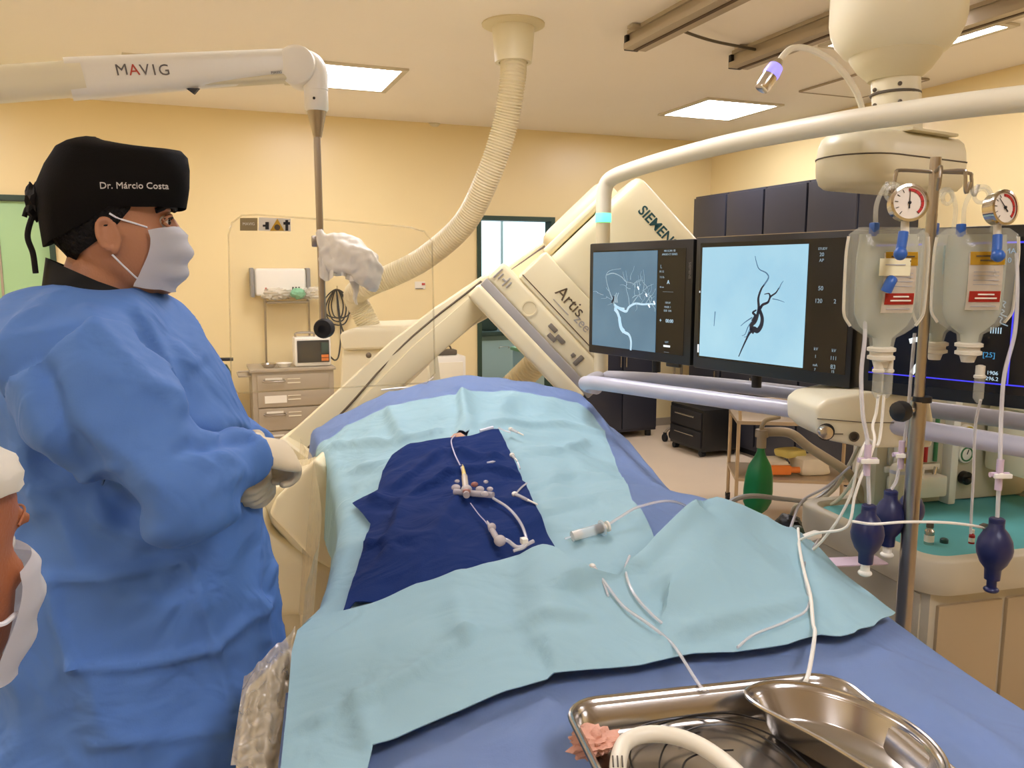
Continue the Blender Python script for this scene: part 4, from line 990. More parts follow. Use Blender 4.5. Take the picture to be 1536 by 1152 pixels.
# navy towel
tw_poly = [(574, 715), (588, 694), (610, 679), (640, 671), (664, 668), (705, 664), (748, 654), (757, 672), (770, 700), (785, 735), (800, 768), (815, 800), (842, 852), (815, 864), ('q', .36, 1.40), ('q', .28, 1.36), ('q', .10, 1.38), ('q', .02, 1.42), (512, 945), (528, 890), (544, 840), (556, 796), (529, 768), (545, 757), (567, 747)]
def towf(u, v): return .006 * (1 - abs(noise.noise(Vector((u * 9 + v * 5, v * 4 - u * 2, 11))) * 2)) + .006 * max(0, noise.noise(Vector((u * 14 + v * 9, v * 3, 5))))
o = obj('navy_towel', cloth(tw_poly, .017, .010, ((((553, 835), (620, 826), (680, 845), (740, 860), (800, 850)), .010, .012), (((640, 745), (700, 720), (760, 725)), .010, .015), (((600, 740), (660, 690), (740, 700)), .008, .014), (((560, 765), (600, 770), (575, 850)), .010, .014), (((600, 860), (640, 850), (700, 862)), .008, .01), (((590, 880), (640, 868), (690, 880)), .006, .008), (((650, 830), (690, 760), (770, 770)), .006, .012)), None, .002, towf, lambda u, v: .003 + .02 * max(0, min(1, (v - 1.50) / .12))), 'towel_navy', ang=70)
tag(o, 'dark navy cloth towel over the patient around the catheter', 'towel')
# pale lower drape
lo_poly = [('q', -.086, 1.30), ('q', -.08, 1.37), ('q', -.05, 1.41), (515, 936), (600, 906), (700, 872), (770, 852), (807, 846), (835, 852), (885, 886), (930, 882), (985, 836), (1025, 806), (1066, 780), (1120, 789), (1192, 812), (1250, 862), (1300, 905), (1342, 938), (1310, 960), (1280, 974), (1230, 972), (1180, 988), (1100, 1001), (1040, 1003), (960, 1020), (830, 1037), (760, 1058), (690, 1090), (620, 1120), (560, 1148), ('q', .0, .85), ('q', -.086, .8), ('q', -.086, 1.05)]
o = obj('lower_drape', cloth(lo_poly, .025, .010, ((((480, 1108), (530, 1082), (620, 1035), (700, 978)), .006, .008), (((700, 978), (780, 960), (860, 955)), .005, .007), (((700, 978), (690, 920)), .004, .012), (((807, 848), (800, 900), (815, 980)), .010, .04), (((530, 1082), (545, 1140)), .005, .008), (((1066, 782), (1010, 850), (1000, 900)), .018, .05), (((880, 890), (960, 868), (1040, 800)), .012, .025), (((1040, 975), (1130, 945), (1210, 925)), .005, .006), (((1190, 815), (1230, 900), (1280, 972)), .004, .02))), 'drape_pale', ang=70)
tag(o, 'pale blue surgical drape over the legs in front of the navy towel', 'drape')
# clear plastic sheet hanging from the left side of the table
mk('clear_sheet', '#efe0bd', .15, trans=.55, bump=.3, bscale=14, bdist=.01)
def sheet(name, lab, qv, z1, flare, m, nn=40):
    b = MB(); rings = []
    for i in range(nn + 1):
        t_ = i / nn; u, v = qv(t_); r = []
        for j in range(24):
            k = j / 23; z = S(umin(v), v).z
            r.append(TU * (u - .078 - flare * k + .016 * k * noise.noise(Vector((v * 9, k * 1.5, 4)))) + TV * v + UP * (z - .015 - (z - z1) * k))
        rings.append(r)
    b.loft(rings, caps=False, closed=False); bmesh.ops.solidify(b.bm, geom=b.bm.faces[:], thickness=.001)
    o = obj(name, b, m, ang=80); return tag(o, lab, 'sheet')
sheet('plastic_sheet', 'clear plastic sheet hanging from the table edge left of the navy towel', lambda t_: (umin(1.62 + 1.2 * t_), 1.62 + 1.2 * t_), .52, .06, 'clear_sheet')
# control panel under a clear sheet at the near left
t = thing('tableside_console', 'beige tableside console with grey buttons under clear plastic at lower left', 'control panel', Q(405, 1100, 1.22))
mk('panel_beige', '#d8c6a2', .45); mk('key_grey', '#9a948c', .5); mk('key_pale', '#c4bcae', .5)
C4 = [Qz(441, 966, .942), Qz(370, 1034, .935), Q(352, 1172, 1.02), Q(446, 1172, 1.06)]       # top edge far/left, lower edge left/right
CN = (C4[2] - C4[1]).cross(C4[0] - C4[1]).normalized()
if CN.dot(CAM - C4[1]) < 0: CN = -CN
def cpt(a, m_, h=0.): return C4[1].lerp(C4[0], a).lerp(C4[2].lerp(C4[3], a), m_) + CN * h
b = MB(); n_ = 10
fr_ = [cpt(0, i / n_) for i in range(n_ + 1)] + [cpt(1, 1 - i / n_) for i in range(n_ + 1)]
b.loft([[p for p in fr_], [p - CN * .05 for p in fr_]]); obj('body', b, 'panel_beige', t)
for j in range(9):
    for i in range(4):
        a_ = .12 + .23 * i; m_ = .10 + .10 * j
        p0, p1, p2 = cpt(a_ - .07, m_), cpt(a_ + .07, m_), cpt(a_ + .07, m_ + .055); p3 = cpt(a_ - .07, m_ + .055)
        obj('button', MB().prism([p0 - CN * .002, p1 - CN * .002, p2 - CN * .002, p3 - CN * .002], CN * .009, .002, 2), 'key_grey' if (i + j) % 3 else 'key_pale', t)
q0 = cpt(.85, .35); obj('indicator', MB().cyl(q0 - CN * .002, q0 + CN * .012, .006), 'steel', t)
q0 = cpt(.6, .3, -.05); obj('bracket', MB().cyl(q0, q0 + TU * .12 - UP * .05, .012), 'steel', t)
b = MB(); rings = []
for i in range(40):
    k = i / 39; r = []
    for j in range(40):
        m_ = j / 39
        n_ = (1 - abs(noise.noise(Vector((k * 4 + m_ * 3, m_ * 5 - k * 2, 3))) * 2)) * .010 + .006 * noise.noise(Vector((k * 9, m_ * 10, 8)))
        r.append(cpt(-.10 + 1.08 * k, -.06 + 1.06 * m_, .016 + n_))
    rings.append(r)
b.loft(rings, caps=False, closed=False); bmesh.ops.solidify(b.bm, geom=b.bm.faces[:], thickness=.001)
mk('clear_wrap', '#e6d6b4', .1, trans=.52, bump=.7, bscale=26, bdist=.012)
o = obj('plastic_wrap', b, 'clear_wrap', ang=80); tag(o, 'wrinkled clear plastic wrapped over the tableside console at the lower left', 'plastic')
# ------------------------------------------------------------------ things on the drapes
def on(px, py, h=.02): 
    h_ = hit(px, py)
    return S(h_[0], h_[1], h) if h_ else Qz(px, py, .95 + h)
mk('luer', '#e6dcd6', .2, trans=.45); mk('luer_red', '#b0705c', .3, trans=.3); mk('tube_clear', '#eeeae8', .15, trans=.5); mk('catheter', '#b8b0c8', .3); mk('yellow_hub', '#dbc46a', .4)
HT = .034
t = thing('catheter', 'thin catheter with yellow hub and clear valve cluster on the navy towel', 'catheter', on(690, 745))
obj('shaft', MB().tube([on(683, 661, .016), on(677, 680, HT), on(682, 700, HT), on(692, 722, HT), on(695, 740, HT)], .0018, 8), 'catheter', t)
obj('hub', MB().tube([on(694, 718, HT), on(696, 732, HT + .002), on(698, 748, HT + .003)], lambda k: .003 + .004 * k, 10), 'yellow_hub', t)
vb = obj('valve_body', MB().tube([on(697, 738, HT + .004), on(700, 770, HT + .007)], .0075, 12, 0).ball(on(700, 762, HT + .007), (.013, .013, .013)).tube([on(682, 762, HT + .004), on(740, 768, HT + .004)], .007, 12, 0), 'luer', t)
for x, y, r_ in ((684, 759, .0105), (700, 766, .0095), (720, 762, .010), (727, 770, .0095), (712, 755, .0085), (735, 762, .0075)): obj('knob', MB().ball(on(x, y, HT + .010), (r_, r_, r_ * .7), None, 14), 'luer_red' if x in (700, 712) else 'luer', t)
for x, y in ((686, 750), (729, 752)): obj('wing', MB().ball(on(x, y, HT + .012), (.006, .006, .004), None, 10), 'luer', t)
obj('side_tube', MB().tube([on(740, 770, HT), on(760, 783, HT), on(775, 800, HT), on(786, 820, HT), on(789, 845, HT), on(770, 850, HT - .003)], .0030, 8), 'tube_clear', t)
t = thing('guidewire_valve', 'clear rotating valve at the lower end of the guidewire on the navy towel', 'valve', on(742, 828))
obj('guidewire', MB().tube([on(706, 778, HT), on(718, 795, HT), on(728, 806, HT), on(737, 820, HT)], .0011, 6), 'catheter', t)
obj('hub', MB().tube([on(731, 806, HT), on(737, 822, HT + .003)], lambda k: .002 + .004 * k, 8, 0), 'tube_clear', t)
obj('body', MB().tube([on(736, 818, HT + .003), on(750, 845, HT + .005)], .006, 10, 0).ball(on(738, 820, HT + .006), .0085, None, 12).ball(on(750, 842, HT + .008), (.012, .012, .011), None, 14), 'luer', t)
obj('side_arm', MB().tube([on(744, 832, HT + .003), on(762, 838, HT + .003), on(778, 847, HT), on(800, 838, HT)], .004, 8), 'tube_clear', t)
obj('clamp', MB().box(on(786, 842, HT + .006), (.012, .016, .012), None, .002), 'white', t)
def connector(px0, px1, lab, tail=None):
    a, c = on(*px0, .028), on(*px1, .028); t = thing('tube_connector', lab, 'connector', a)
    d_ = (c - a); obj('body', MB().cyl(a, a + d_ * .6, .005, .0035, 12), 'tube_clear', t); obj('tip', MB().cyl(a + d_ * .6, c, .0025, .0018, 10), 'white', t)
    obj('cap', MB().ball(a, (.007, .007, .006), None, 12), 'white', t)
    if tail: obj('tail', MB().tube([on(x, y, .026) for x, y in tail], .0022, 8), 'tube_clear', t)
connector((768, 698), (776, 708), 'small white connector on the upper right edge of the navy towel', [(775, 706), (778, 712), (780, 718)])
connector((772, 760), (806, 776), 'clear connector with bent tail at the right edge of the navy towel', [(772, 760), (782, 748), (790, 742)])
connector((888, 872), (900, 884), 'white connector with a dark plug on the pale drape below the syringe', [(898, 880), (906, 898), (912, 915)])
connector((766, 658), (785, 668), 'white connector lying beyond the upper right corner of the navy towel', [(748, 655), (757, 660), (766, 662)])
o = obj('gauze_scrap', MB().box(on(737, 706, .022), (.022, .012, .004), .4, .0015), 'lav_pipe'); tag(o, 'tiny white scrap lying on the navy towel', 'gauze')
o = obj('skin_cover', MB().tube([on(720, 655, .016), on(740, 650, .016)], .006, 8), 'lav_pipe'); tag(o, 'rolled white strip at the top edge of the navy towel', 'strip')
# syringe
t = thing('syringe', 'clear plastic syringe with black plunger on the pale drape right of the towel', 'syringe', on(880, 810))
a, c = on(858, 820, .021), on(902, 807, .021); d_ = (c - a).normalized()
mk('barrel_clear', '#eef0ee', .12, trans=.68)
obj('barrel', MB().lathe(a, d_, [(.002, -.016), (.002, -.003), (.0105, .0), (.0105, (c - a).length), (.016, (c - a).length), (.016, (c - a).length + .003)], 20), 'barrel_clear', t)
obj('plunger_tip', MB().lathe(a + d_ * ((c - a).length - .012), d_, [(.001, 0), (.0102, .002), (.0102, .012), (.001, .012)]), 'black', t)
obj('plunger', MB().cyl(c, c + d_ * .012, .006).cyl(c + d_ * .012, c + d_ * .016, .011), 'white', t)
obj('contrast_fluid', MB().cyl(a + d_ * .002, a + d_ * .02, .0095), 'white', t)
# ------------------------------------------------------------------ instrument tray
mk('tray_steel', '#b4aea6', .2, .95); mk('wire_black', '#1a1614', .35); mk('gauze_pink', '#e0a88f', .85, bump=.5, bscale=200); mk('ivory', '#ece4cc', .4)
RZ = 1.035
A = Qz(846, 1052, RZ); B = Qz(1252, 1008, RZ); te = (B - A); TW_ = te.length; te.normalize(); tg = Vector((te.y, -te.x, 0))
if tg.dot(FW) > 0: tg = -tg
TL_ = .36; tc = A + te * TW_ / 2 + tg * TL_ / 2; TZ = RZ - .045
t = thing('instrument_tray', 'rectangular stainless steel tray on the blue drape at the bottom', 'tray', Vector((tc.x, tc.y, TZ)))
def trring(w, l, r, z): return [Vector((tc.x, tc.y, z)) + te * x + tg * y for x, y in rrect(w, l, r, 6)]
W_, L_ = TW_, TL_
obj('pan', MB().loft([trring(W_ - .05, L_ - .05, .03, TZ), trring(W_ - .03, L_ - .03, .035, TZ + .006), trring(W_ - .012, L_ - .012, .04, RZ - .004), trring(W_, L_, .045, RZ), trring(W_ + .006, L_ + .006, .048, RZ - .002), trring(W_ + .006, L_ + .006, .048, RZ - .005), trring(W_, L_, .045, RZ - .0045), trring(W_ - .016, L_ - .016, .04, RZ - .008), trring(W_ - .033, L_ - .033, .035, TZ + .003), trring(W_ - .05, L_ - .05, .03, TZ + .002)][::-1]), 'tray_steel', t, ang=60)
obj('rolled_rim', MB().tube(trring(W_ + .004, L_ + .004, .047, RZ - .002), .0035, 8, 0, True), 'tray_steel', t)
# kidney dish
kz = TZ + .052; kA = Qz(1140, 1028, kz); kdir = (Qz(1330, 1130, kz) - kA).normalized(); kside = Vector((-kdir.y, kdir.x, 0))
if kside.dot(RT) < 0: kside = -kside
def kring(k, z, grow=0.):
    out = []; Lh = .135; w0 = .060
    spine = []
    for i in range(25):
        a = -1 + 2 * i / 24; spine.append((a * Lh, .030 * (1 - a * a)))      # bowed to the right
    c = kA + kdir * .125 - kside * .012
    n = 56
    for i in range(n):
        th = 2 * math.pi * i / n; x = math.cos(th); y = math.sin(th)
        xx = math.copysign(abs(x) ** .8, x) * (Lh - .01 + grow) * k; yy = math.copysign(abs(y) ** .8, y) * (w0 + grow) * k
        bow = .035 * (1 - (xx / Lh) ** 2)
        out.append(Vector((c.x, c.y, z)) + kdir * xx + kside * (yy + bow))
    return out
k0 = TZ + .006
t = thing('kidney_dish', 'stainless kidney dish standing in the right half of the tray', 'dish', Vector((kA.x, kA.y, k0)))
obj('bowl', MB().loft([kring(.74, k0), kring(.80, k0 + .004), kring(.93, kz - .006), kring(1., kz), kring(1., kz + .001, .004), kring(1., kz - .002, .004), kring(.985, kz - .002), kring(.915, kz - .008), kring(.785, k0 + .006), kring(.73, k0 + .002)][::-1]), 'tray_steel', t, ang=60)
obj('rolled_rim', MB().tube(kring(1., kz, .003), .003, 8, 0, True), 'tray_steel', t)
# things in the tray
zt = TZ + .008
t = thing('white_tubing', 'thick white curved tubing with slotted end lying in the tray', 'tubing', Qz(1000, 1130, zt))
wt = [Qz(926, 1175, zt + .012), Qz(928, 1140, zt + .014), Qz(938, 1114, zt + .016), Qz(965, 1102, zt + .018), Qz(1005, 1103, zt + .018), Qz(1045, 1116, zt + .018), Qz(1085, 1142, zt + .016), Qz(1125, 1180, zt + .014)]
obj('tube', MB().tube(wt, .0105, 14), 'ivory', t)
for x in (-9, -2, 5): obj('slot', MB().tube([Qz(928 + x, 1134, zt + .0262), Qz(929 + x, 1150, zt + .0258)], .0011, 6, 0), 'cart_line', t)
rw = random.Random(5)
t = thing('guidewire', 'coil of thin black guidewire lying in the steel tray', 'wire', Qz(1040, 1150, zt))
for k, pp in enumerate(([(940, 1104), (975, 1085), (1040, 1076), (1110, 1085), (1170, 1110), (1220, 1155)], [(1020, 1100), (1060, 1088), (1110, 1090), (1165, 1120), (1205, 1160)], [(955, 1170), (945, 1130), (965, 1098), (1020, 1078), (1090, 1070), (1150, 1082)], [(990, 1170), (990, 1140), (1005, 1112), (1050, 1098)], [(1020, 1165), (1030, 1140), (1060, 1128), (1100, 1125)])):
    obj('loop', MB().tube([Qz(x, y, zt + .003 + .0015 * k) for x, y in pp], .0013, 6), 'wire_black', t)
o = obj('gauze', lump(MB(), Qz(890, 1112, zt + .012), (.030, .024, .013), .6, 3.5, 40, 2), 'gauze_pink'); tag(o, 'crumpled pink-stained gauze in the left corner of the tray', 'gauze')
# ------------------------------------------------------------------ infusion pole with pressure bags
mk('bag_film', '#e2e0cc', .12, trans=.74, bump=.35, bscale=22, bdist=.006); mk('fluid', '#c9ccb8', .12, trans=.5, bump=.25, bscale=14, bdist=.006); mk('lab_yellow', '#e0b024', .6); mk('lab_red', '#d23a26', .6); mk('lab_white', '#efe2cc', .6); mk('lab_cream', '#f3ecc4', .7); mk('blue_plastic', '#2e5fae', .35); mk('teal_label', '#4b8791', .6); mk('gauge_face', '#e6dccb', .35); mk('bulb_navy', '#1b2250', .38); mk('port_white', '#e9e0c8', .35, trans=.12); mk('chrome', '#cfc8bb', .12, 1.)
PD = 1.66; top = Q(1404, 236, PD); foot = Vector((top.x, top.y, 0))
t = thing('infusion_pole', 'steel infusion pole with hooks carrying the fluid bags at the right', 'pole', foot)
obj('upper_tube', MB().cyl(Vector((top.x, top.y, Q(1385, 600, PD).z)), top, .0105, n=16), 'steel_dark', t)
obj('lower_tube', MB().cyl(foot + UP * .12, Vector((top.x, top.y, Q(1385, 602, PD).z)), .0165, n=18), 'steel_dark', t)
obj('clamp_ring', MB().cyl(Q(1383, 603, PD), Q(1383, 603, PD) + UP * .012, .0185), 'black', t)
kb = Q(1352, 617, PD - .02); c0 = Vector((top.x, top.y, kb.z)); kd = (kb - c0).normalized()
obj('star_knob', MB().lathe(kb - kd * .012, kd, [(.012, 0), (.0205, .003), (.0225, .012), (.02, .024), (.008, .028), (.001, .028)], 14), 'black', t)
obj('knob_stem', MB().cyl(c0, kb, .006), 'steel', t)
hz = Q(1404, 258, PD).z
hk = lambda dx, dy, dn=.035: [Vector((top.x, top.y, hz)), Vector((top.x, top.y, hz)) + RT * dx * .9 + FW * dy * .9, Vector((top.x, top.y, hz - .008)) + RT * dx + FW * dy, Vector((top.x, top.y, hz - dn)) + RT * dx * 1.04 + FW * dy, Vector((top.x, top.y, hz - dn - .008)) + RT * dx * 1.12 + FW * dy, Vector((top.x, top.y, hz - dn + .012)) + RT * dx * 1.2 + FW * dy * 1.1]
for dx, dy in ((-.092, -.03), (-.035, -.09), (.045, -.03), (.085, .02)): obj('hook', MB().tube(hk(dx, dy), .0036, 8, 4), 'steel_dark', t)
for k in range(5):
    a = 2 * math.pi * k / 5 + .4; e = foot + Vector((.27 * math.cos(a), .27 * math.sin(a), .07))
    obj('leg', MB().tube([foot + UP * .13, e], .014, 8, 0), 'steel_dark', t); obj('caster', MB().cyl(e + Vector((-.012, 0, -.035)), e + Vector((.012, 0, -.035)), .034), 'rubber', t)
# one fluid bag in its clear pressure cuff; the bag's own frame: x right, y away, z up, origin at the hook eye
BP = [(0.010, .003, .0), (.018, .004, .006), (.020, .006, .012), (.050, .014, .024), (.065, .026, .036), (.0685, .034, .07), (.0685, .037, .11), (.068, .036, .15), (.066, .031, .18), (.055, .023, .200), (.036, .017, .214), (.022, .014, .222), (.019, .012, .24)]
def bag_w(z, k=1.):
    zs = [b[2] for b in BP]; return interp(zs, [b[0] for b in BP], z) * k, interp(zs, [b[1] for b in BP], z) * k
def bag(name, lab, loc, rz, wide=1., tl=1., labels=True, group='pressure infusion bags'):
    t = thing(name, lab, 'bag', loc, -YAW + rz, group)
    E = lambda wx, wy, z, s=30: [Vector((wx * math.cos(2 * math.pi * i / s), wy * math.sin(2 * math.pi * i / s), -z * tl - .055)) for i in range(s)]
    b = MB(); b.loft([E(w * wide * 1.02, d * 1.06, z) for w, d, z in BP[3:]]); 
    for v in b.bm.verts: v.co += v.normal * 0 + Vector((0, .004 * noise.noise(v.co * 40), 0))
    cuff = obj('pressure_cuff', b, 'bag_film', t, local=True)
    b = MB(); b.loft([E(w * wide * .74, d * .86, z) for w, d, z in BP[4:]]); obj('fluid_bag', b, 'fluid', t, local=True)
    for s in (-1, 1): obj('cuff_seam', MB().tube([(s * bag_w(z)[0] * wide * 1.02, 0, -z * tl - .055) for z in (.04, .07, .11, .15, .18, .2)], .003, 8), 'port_white', t, local=True)
    obj('hanging_loop', MB().tube([(-.026, 0, -.088), (-.028, 0, -.04), (-.014, 0, -.006), (.0, 0, .0), (.014, 0, -.006), (.028, 0, -.04), (.026, 0, -.088)], .0045, 8), 'bag_film', t, local=True)
    obj('eyelet', MB().tube([(.013 * math.cos(a), -.004, -.018 + .013 * math.sin(a)) for a in [2 * math.pi * i / 12 for i in range(12)]], .004, 8, 2, True), 'bag_film', t, local=True)
    obj('blue_clip', MB().box((-.036, -.012, -.085), (.014, .014, .026), .3, .003), 'blue_plastic', t, local=True)
    pt = obj('outlet_port', MB().lathe((0, 0, -.238 * tl - .055), (0, 0, -1), [(.021, 0), (.026, .002), (.026, .008), (.021, .010), (.021, .016), (.025, .018), (.025, .024), (.016, .027), (.012, .04), (.001, .04)], 20), 'port_white', t, local=True)
    if labels:
        def patch(nm, x0, x1, z0, z1, m, lift=.0015):
            b = MB(); rows = []
            for j in range(7):
                z = z0 + (z1 - z0) * j / 6; w, d = bag_w(z); w *= wide * 1.02; d *= 1.06
                rows.append([Vector((x0 + (x1 - x0) * i / 8, -d * math.sqrt(max(.02, 1 - ((x0 + (x1 - x0) * i / 8) / w) ** 2)) - lift, -z * tl - .055)) for i in range(9)])
            b.loft(rows, caps=False, closed=False); bmesh.ops.solidify(b.bm, geom=b.bm.faces[:], thickness=.0006); return obj(nm, b, m, t, local=True)
        patch('paper_label', -.026, .038, .070, .175, 'lab_white'); 
        y = patch('yellow_label', -.024, .040, .068, .092, 'lab_yellow', .0028); r = patch('red_label', -.022, .036, .140, .160, 'lab_red', .0028)
        for par, zc, w in ((y, .076, .045), (y, .084, .03), (r, .146, .03), (r, .153, .04)):
            par_b = MB(); w_, d_ = bag_w(zc); par_b.box((.008, -d_ * 1.06 * .985 - .0042, -zc * tl - .055), (w, .0008, .0028)); obj('print_line', par_b, 'seam' if par is y else 'lab_white', par, local=True)
        for zc in (.105, .112, .120, .128, .168):
            w_, d_ = bag_w(zc); obj('print_line', MB().box((.006, -d_ * 1.06 * .99 - .0022, -zc * tl - .055), (.046, .0008, .0012)), 'lav_grey', t, local=True)
    return t
def hookpt(dx, dy): return Vector((top.x, top.y, hz - .043)) + RT * dx * 1.1 + FW * dy
b1 = bag('pressure_bag', 'left fluid bag in a clear pressure cuff with cream sticker over its label', Q(1338, 276, 1.55), .08, 1.17, 1.06)
obj('cream_sticker', MB().box((-.008, -.043, -.055 - .10), (.062, .001, .032), .06), 'lab_cream', b1, local=True)
obj('print_line', MB().box((-.008, -.0445, -.055 - .096), (.04, .0006, .002), .06), 'lav_grey', b1, local=True)
obj('blue_valve', MB().tube([(-.024, -.046, -.20), (-.02, -.05, -.185), (-.014, -.046, -.178)], .010, 12, 3), 'blue_plastic', b1, local=True)
b2 = bag('pressure_bag', 'right fluid bag in a clear pressure cuff hanging beside the second gauge', Q(1472, 280, 1.62), -.15, 1.12, 1.06)
b3 = bag('fluid_bag', 'fluid bag with teal label hanging behind and between the two cuffed bags', Q(1420, 284, 1.76), .3, 1.0, 1.14, False)
obj('teal_label', MB().box((-.02, -.044, -.055 - .095), (.045, .001, .06), .1), 'teal_label', b3, local=True); obj('blue_label', MB().box((.005, -.040, -.055 - .165), (.03, .001, .012), .1), 'blue_plastic', b3, local=True)
# pressure gauges
def gauge(lab, px, py, d, turn, needle):
    t = thing('pressure_gauge', lab, 'gauge', Q(px, py + 28, d), 0, 'pressure gauges of the cuffs')
    n_ = (-FW + RT * turn + UP * .1).normalized(); c = Q(px, py, d); xa = UP.cross(n_).normalized(); ya = n_.cross(xa)
    G = lambda x, y, z: c + xa * x + ya * y + n_ * z
    obj('case', MB().lathe(G(0, 0, -.022), n_, [(.024, 0), (.030, .004), (.030, .022), (.0335, .024), (.0335, .030), (.029, .031), (.028, .026), (.001, .026)], 36), 'chrome', t)
    f = obj('dial', MB().lathe(G(0, 0, .0045), n_, [(.028, 0), (.028, .001), (.001, .001)], 36), 'gauge_face', t)
    obj('red_arc', MB().loft([[G(r_ * math.cos(a), r_ * math.sin(a), z_) for r_, z_ in ((.0205, .006), (.0255, .006), (.0255, .0068), (.0205, .0068))] for a in [R(-50 + i * 12) for i in range(13)]]), 'red', f)
    for i in range(11):
        a = R(-50 + 28 * i); obj('tick', MB().cyl(G(.020 * math.cos(a), .020 * math.sin(a), .0065), G(.0255 * math.cos(a), .0255 * math.sin(a), .0065), .0006, n=6), 'black', f)
    ca, sa = math.cos(R(needle)), math.sin(R(needle))
    obj('needle', MB().cyl(G(-.010 * ca, -.010 * sa, .0072), G(.022 * ca, .022 * sa, .0072), .0011, .0005, 8).ball(G(0, 0, .0075), .003, None, 10), 'black', f)
    obj('stem', MB().cyl(G(0, -.03, -.010), G(0, -.055, -.010), .007), 'port_white', t)
    obj('blue_stopcock', MB().tube([G(-.004, -.05, -.006), G(-.008, -.075, -.004), G(-.014, -.095, -.002)], .0085, 12, 3).ball(G(-.012, -.09, .002), .012, None, 12), 'blue_plastic', t)
gauge('round pressure gauge in front of the left fluid bag', 1362, 305, 1.47, -.05, 88)
gauge('round pressure gauge at the upper right beside the right fluid bag', 1503, 312, 1.55, .35, -50 + 180)
# squeeze bulbs
def bulb(lab, px, py, d, s=1., tail='bulb_navy', rot=.0, src=None):
    c = Q(px, py, d); t = thing('squeeze_bulb', lab, 'bulb', c - UP * .062, 0, 'navy squeeze bulbs')
    ax = (UP + RT * rot).normalized()
    obj('bulb', MB().lathe(c, ax, [(.001, -.064 * s), (.014 * s, -.063 * s), (.015 * s, -.042 * s), (.024 * s, -.030 * s), (.031 * s, -.012 * s), (.0325 * s, .0), (.030 * s, .016 * s), (.022 * s, .032 * s), (.0145 * s, .041 * s), (.013 * s, .058 * s), (.012 * s, .06 * s), (.001, .06 * s)], 28), 'bulb_navy', t)
    obj('collar', MB().lathe(c, ax, [(.0125 * s, .05 * s), (.0142 * s, .051 * s), (.0142 * s, .058 * s), (.0125 * s, .059 * s)]), 'bulb_navy', t)
    e = c - ax * .064 * s; obj('end_valve', MB().cyl(e + ax * .004, e - ax * .016 * s, .009 * s).ball(e - ax * .02 * s, (.014 * s, .014 * s, .007 * s)), 'white' if tail != 'bulb_navy' else 'bulb_navy', t)
    return c + ax * .06 * s
T1 = bulb('navy squeeze bulb with white end cap, leftmost below the bags', 1301, 800, 1.5, .95, 'white')
T2 = bulb('navy squeeze bulb just behind the leftmost one, left of the pole', 1334, 776, 1.68, 1.0, 'white')
T3 = bulb('navy squeeze bulb mostly hidden behind the infusion pole', 1366, 765, 1.85, .95)
T4 = bulb('navy squeeze bulb hanging alone on the right over the teal mat', 1492, 822, 1.5, 1.0)
# tubing of the bags
def line(lab, pts, r=.0028, m='tube_clear', name='tubing', cat='tubing'):
    o = obj(name, MB().tube(pts, r, 8), m); return tag(o, lab, cat)
line('clear cuff tube running from the left bag to the leftmost squeeze bulb', [Q(1298, 470, 1.54), Q(1297, 510, 1.53), Q(1292, 560, 1.52), Q(1294, 620, 1.5), Q(1301, 660, 1.5), Q(1302, 710, 1.5), T1 + UP * .002], .0038)
line('white line from the left drip chamber to the stopcock below', [Q(1318, 592, 1.55), Q(1314, 620, 1.55), Q(1309, 640, 1.54), Q(1312, 660, 1.52), Q(1304, 688, 1.51), Q(1292, 715, 1.5), Q(1282, 745, 1.5), Q(1270, 790, 1.5), Q(1225, 800, 1.55), Q(1195, 812, 1.62), Q(1180, 818, 1.7)], .0028, 'white')
line('second white line from the left drip chamber bending behind the bulbs', [Q(1326, 592, 1.56), Q(1322, 640, 1.56), Q(1316, 668, 1.55), Q(1302, 660, 1.54), Q(1288, 690, 1.53), Q(1277, 740, 1.53), Q(1250, 790, 1.55), Q(1210, 830, 1.6), Q(1180, 812, 1.66)], .0028, 'white')
line('clear cuff tube from the right bag down to the lone squeeze bulb', [Q(1525, 380, 1.6), Q(1526, 440, 1.58), Q(1522, 500, 1.56), Q(1507, 560, 1.53), Q(1502, 620, 1.52), Q(1500, 690, 1.5), T4 + UP * .002], .0038)
line('thin clear drip line from the right bag to the teal mat', [Q(1471, 600, 1.62), Q(1463, 640, 1.66), Q(1460, 720, 1.7), Q(1457, 770, 1.72), Q(1456, 800, 1.74)], .0030)
line('clear tube from the hidden bag to the bulbs beside the pole', [Q(1372, 500, 1.7), Q(1366, 570, 1.68), Q(1360, 640, 1.68), Q(1350, 690, 1.68), Q(1345, 720, 1.68), T2 + UP * .002], .0035)
line('white line crossing in front of the squeeze bulbs', [Q(1278, 782, 1.42), Q(1310, 786, 1.41), Q(1360, 783, 1.41), Q(1420, 784, 1.44), Q(1468, 790, 1.5), Q(1480, 796, 1.56)], .0026, 'white')
line('white line crossing from the patient over the drape edge', [on(907, 806, .022), on(930, 794, .026), on(960, 786, .035), on(1010, 779, .04), Q(1060, 774, 1.9), Q(1110, 782, 1.85), Q(1150, 800, 1.78), Q(1184, 816, 1.72), Q(1215, 812, 1.66)], .0028, 'tube_clear')
line('white line running down the lower drape into the steel tray', [on(1196, 816, .035), on(1198, 842, .03), on(1205, 880, .03), on(1214, 920, .034), on(1218, 960, .03), on(1220, 992, .045), Qz(1212, 1013, RZ + .004), Qz(1200, 1030, RZ - .012)], .0032, 'white')
line('thin clear line beside the white one on the lower drape', [on(1225, 825, .03), on(1205, 870, .028), on(1212, 930, .028), on(1180, 955, .028), on(1130, 978, .03), on(1105, 998, .03)], .0022)
line('clear line crossing the lower drape towards the tray, from the left', [on(898, 881, .024), on(912, 905, .03), on(935, 935, .03), on(975, 968, .034), on(1010, 996, .03), Qz(1048, 1026, RZ + .004), Qz(1065, 1040, RZ - .01)], .0026)
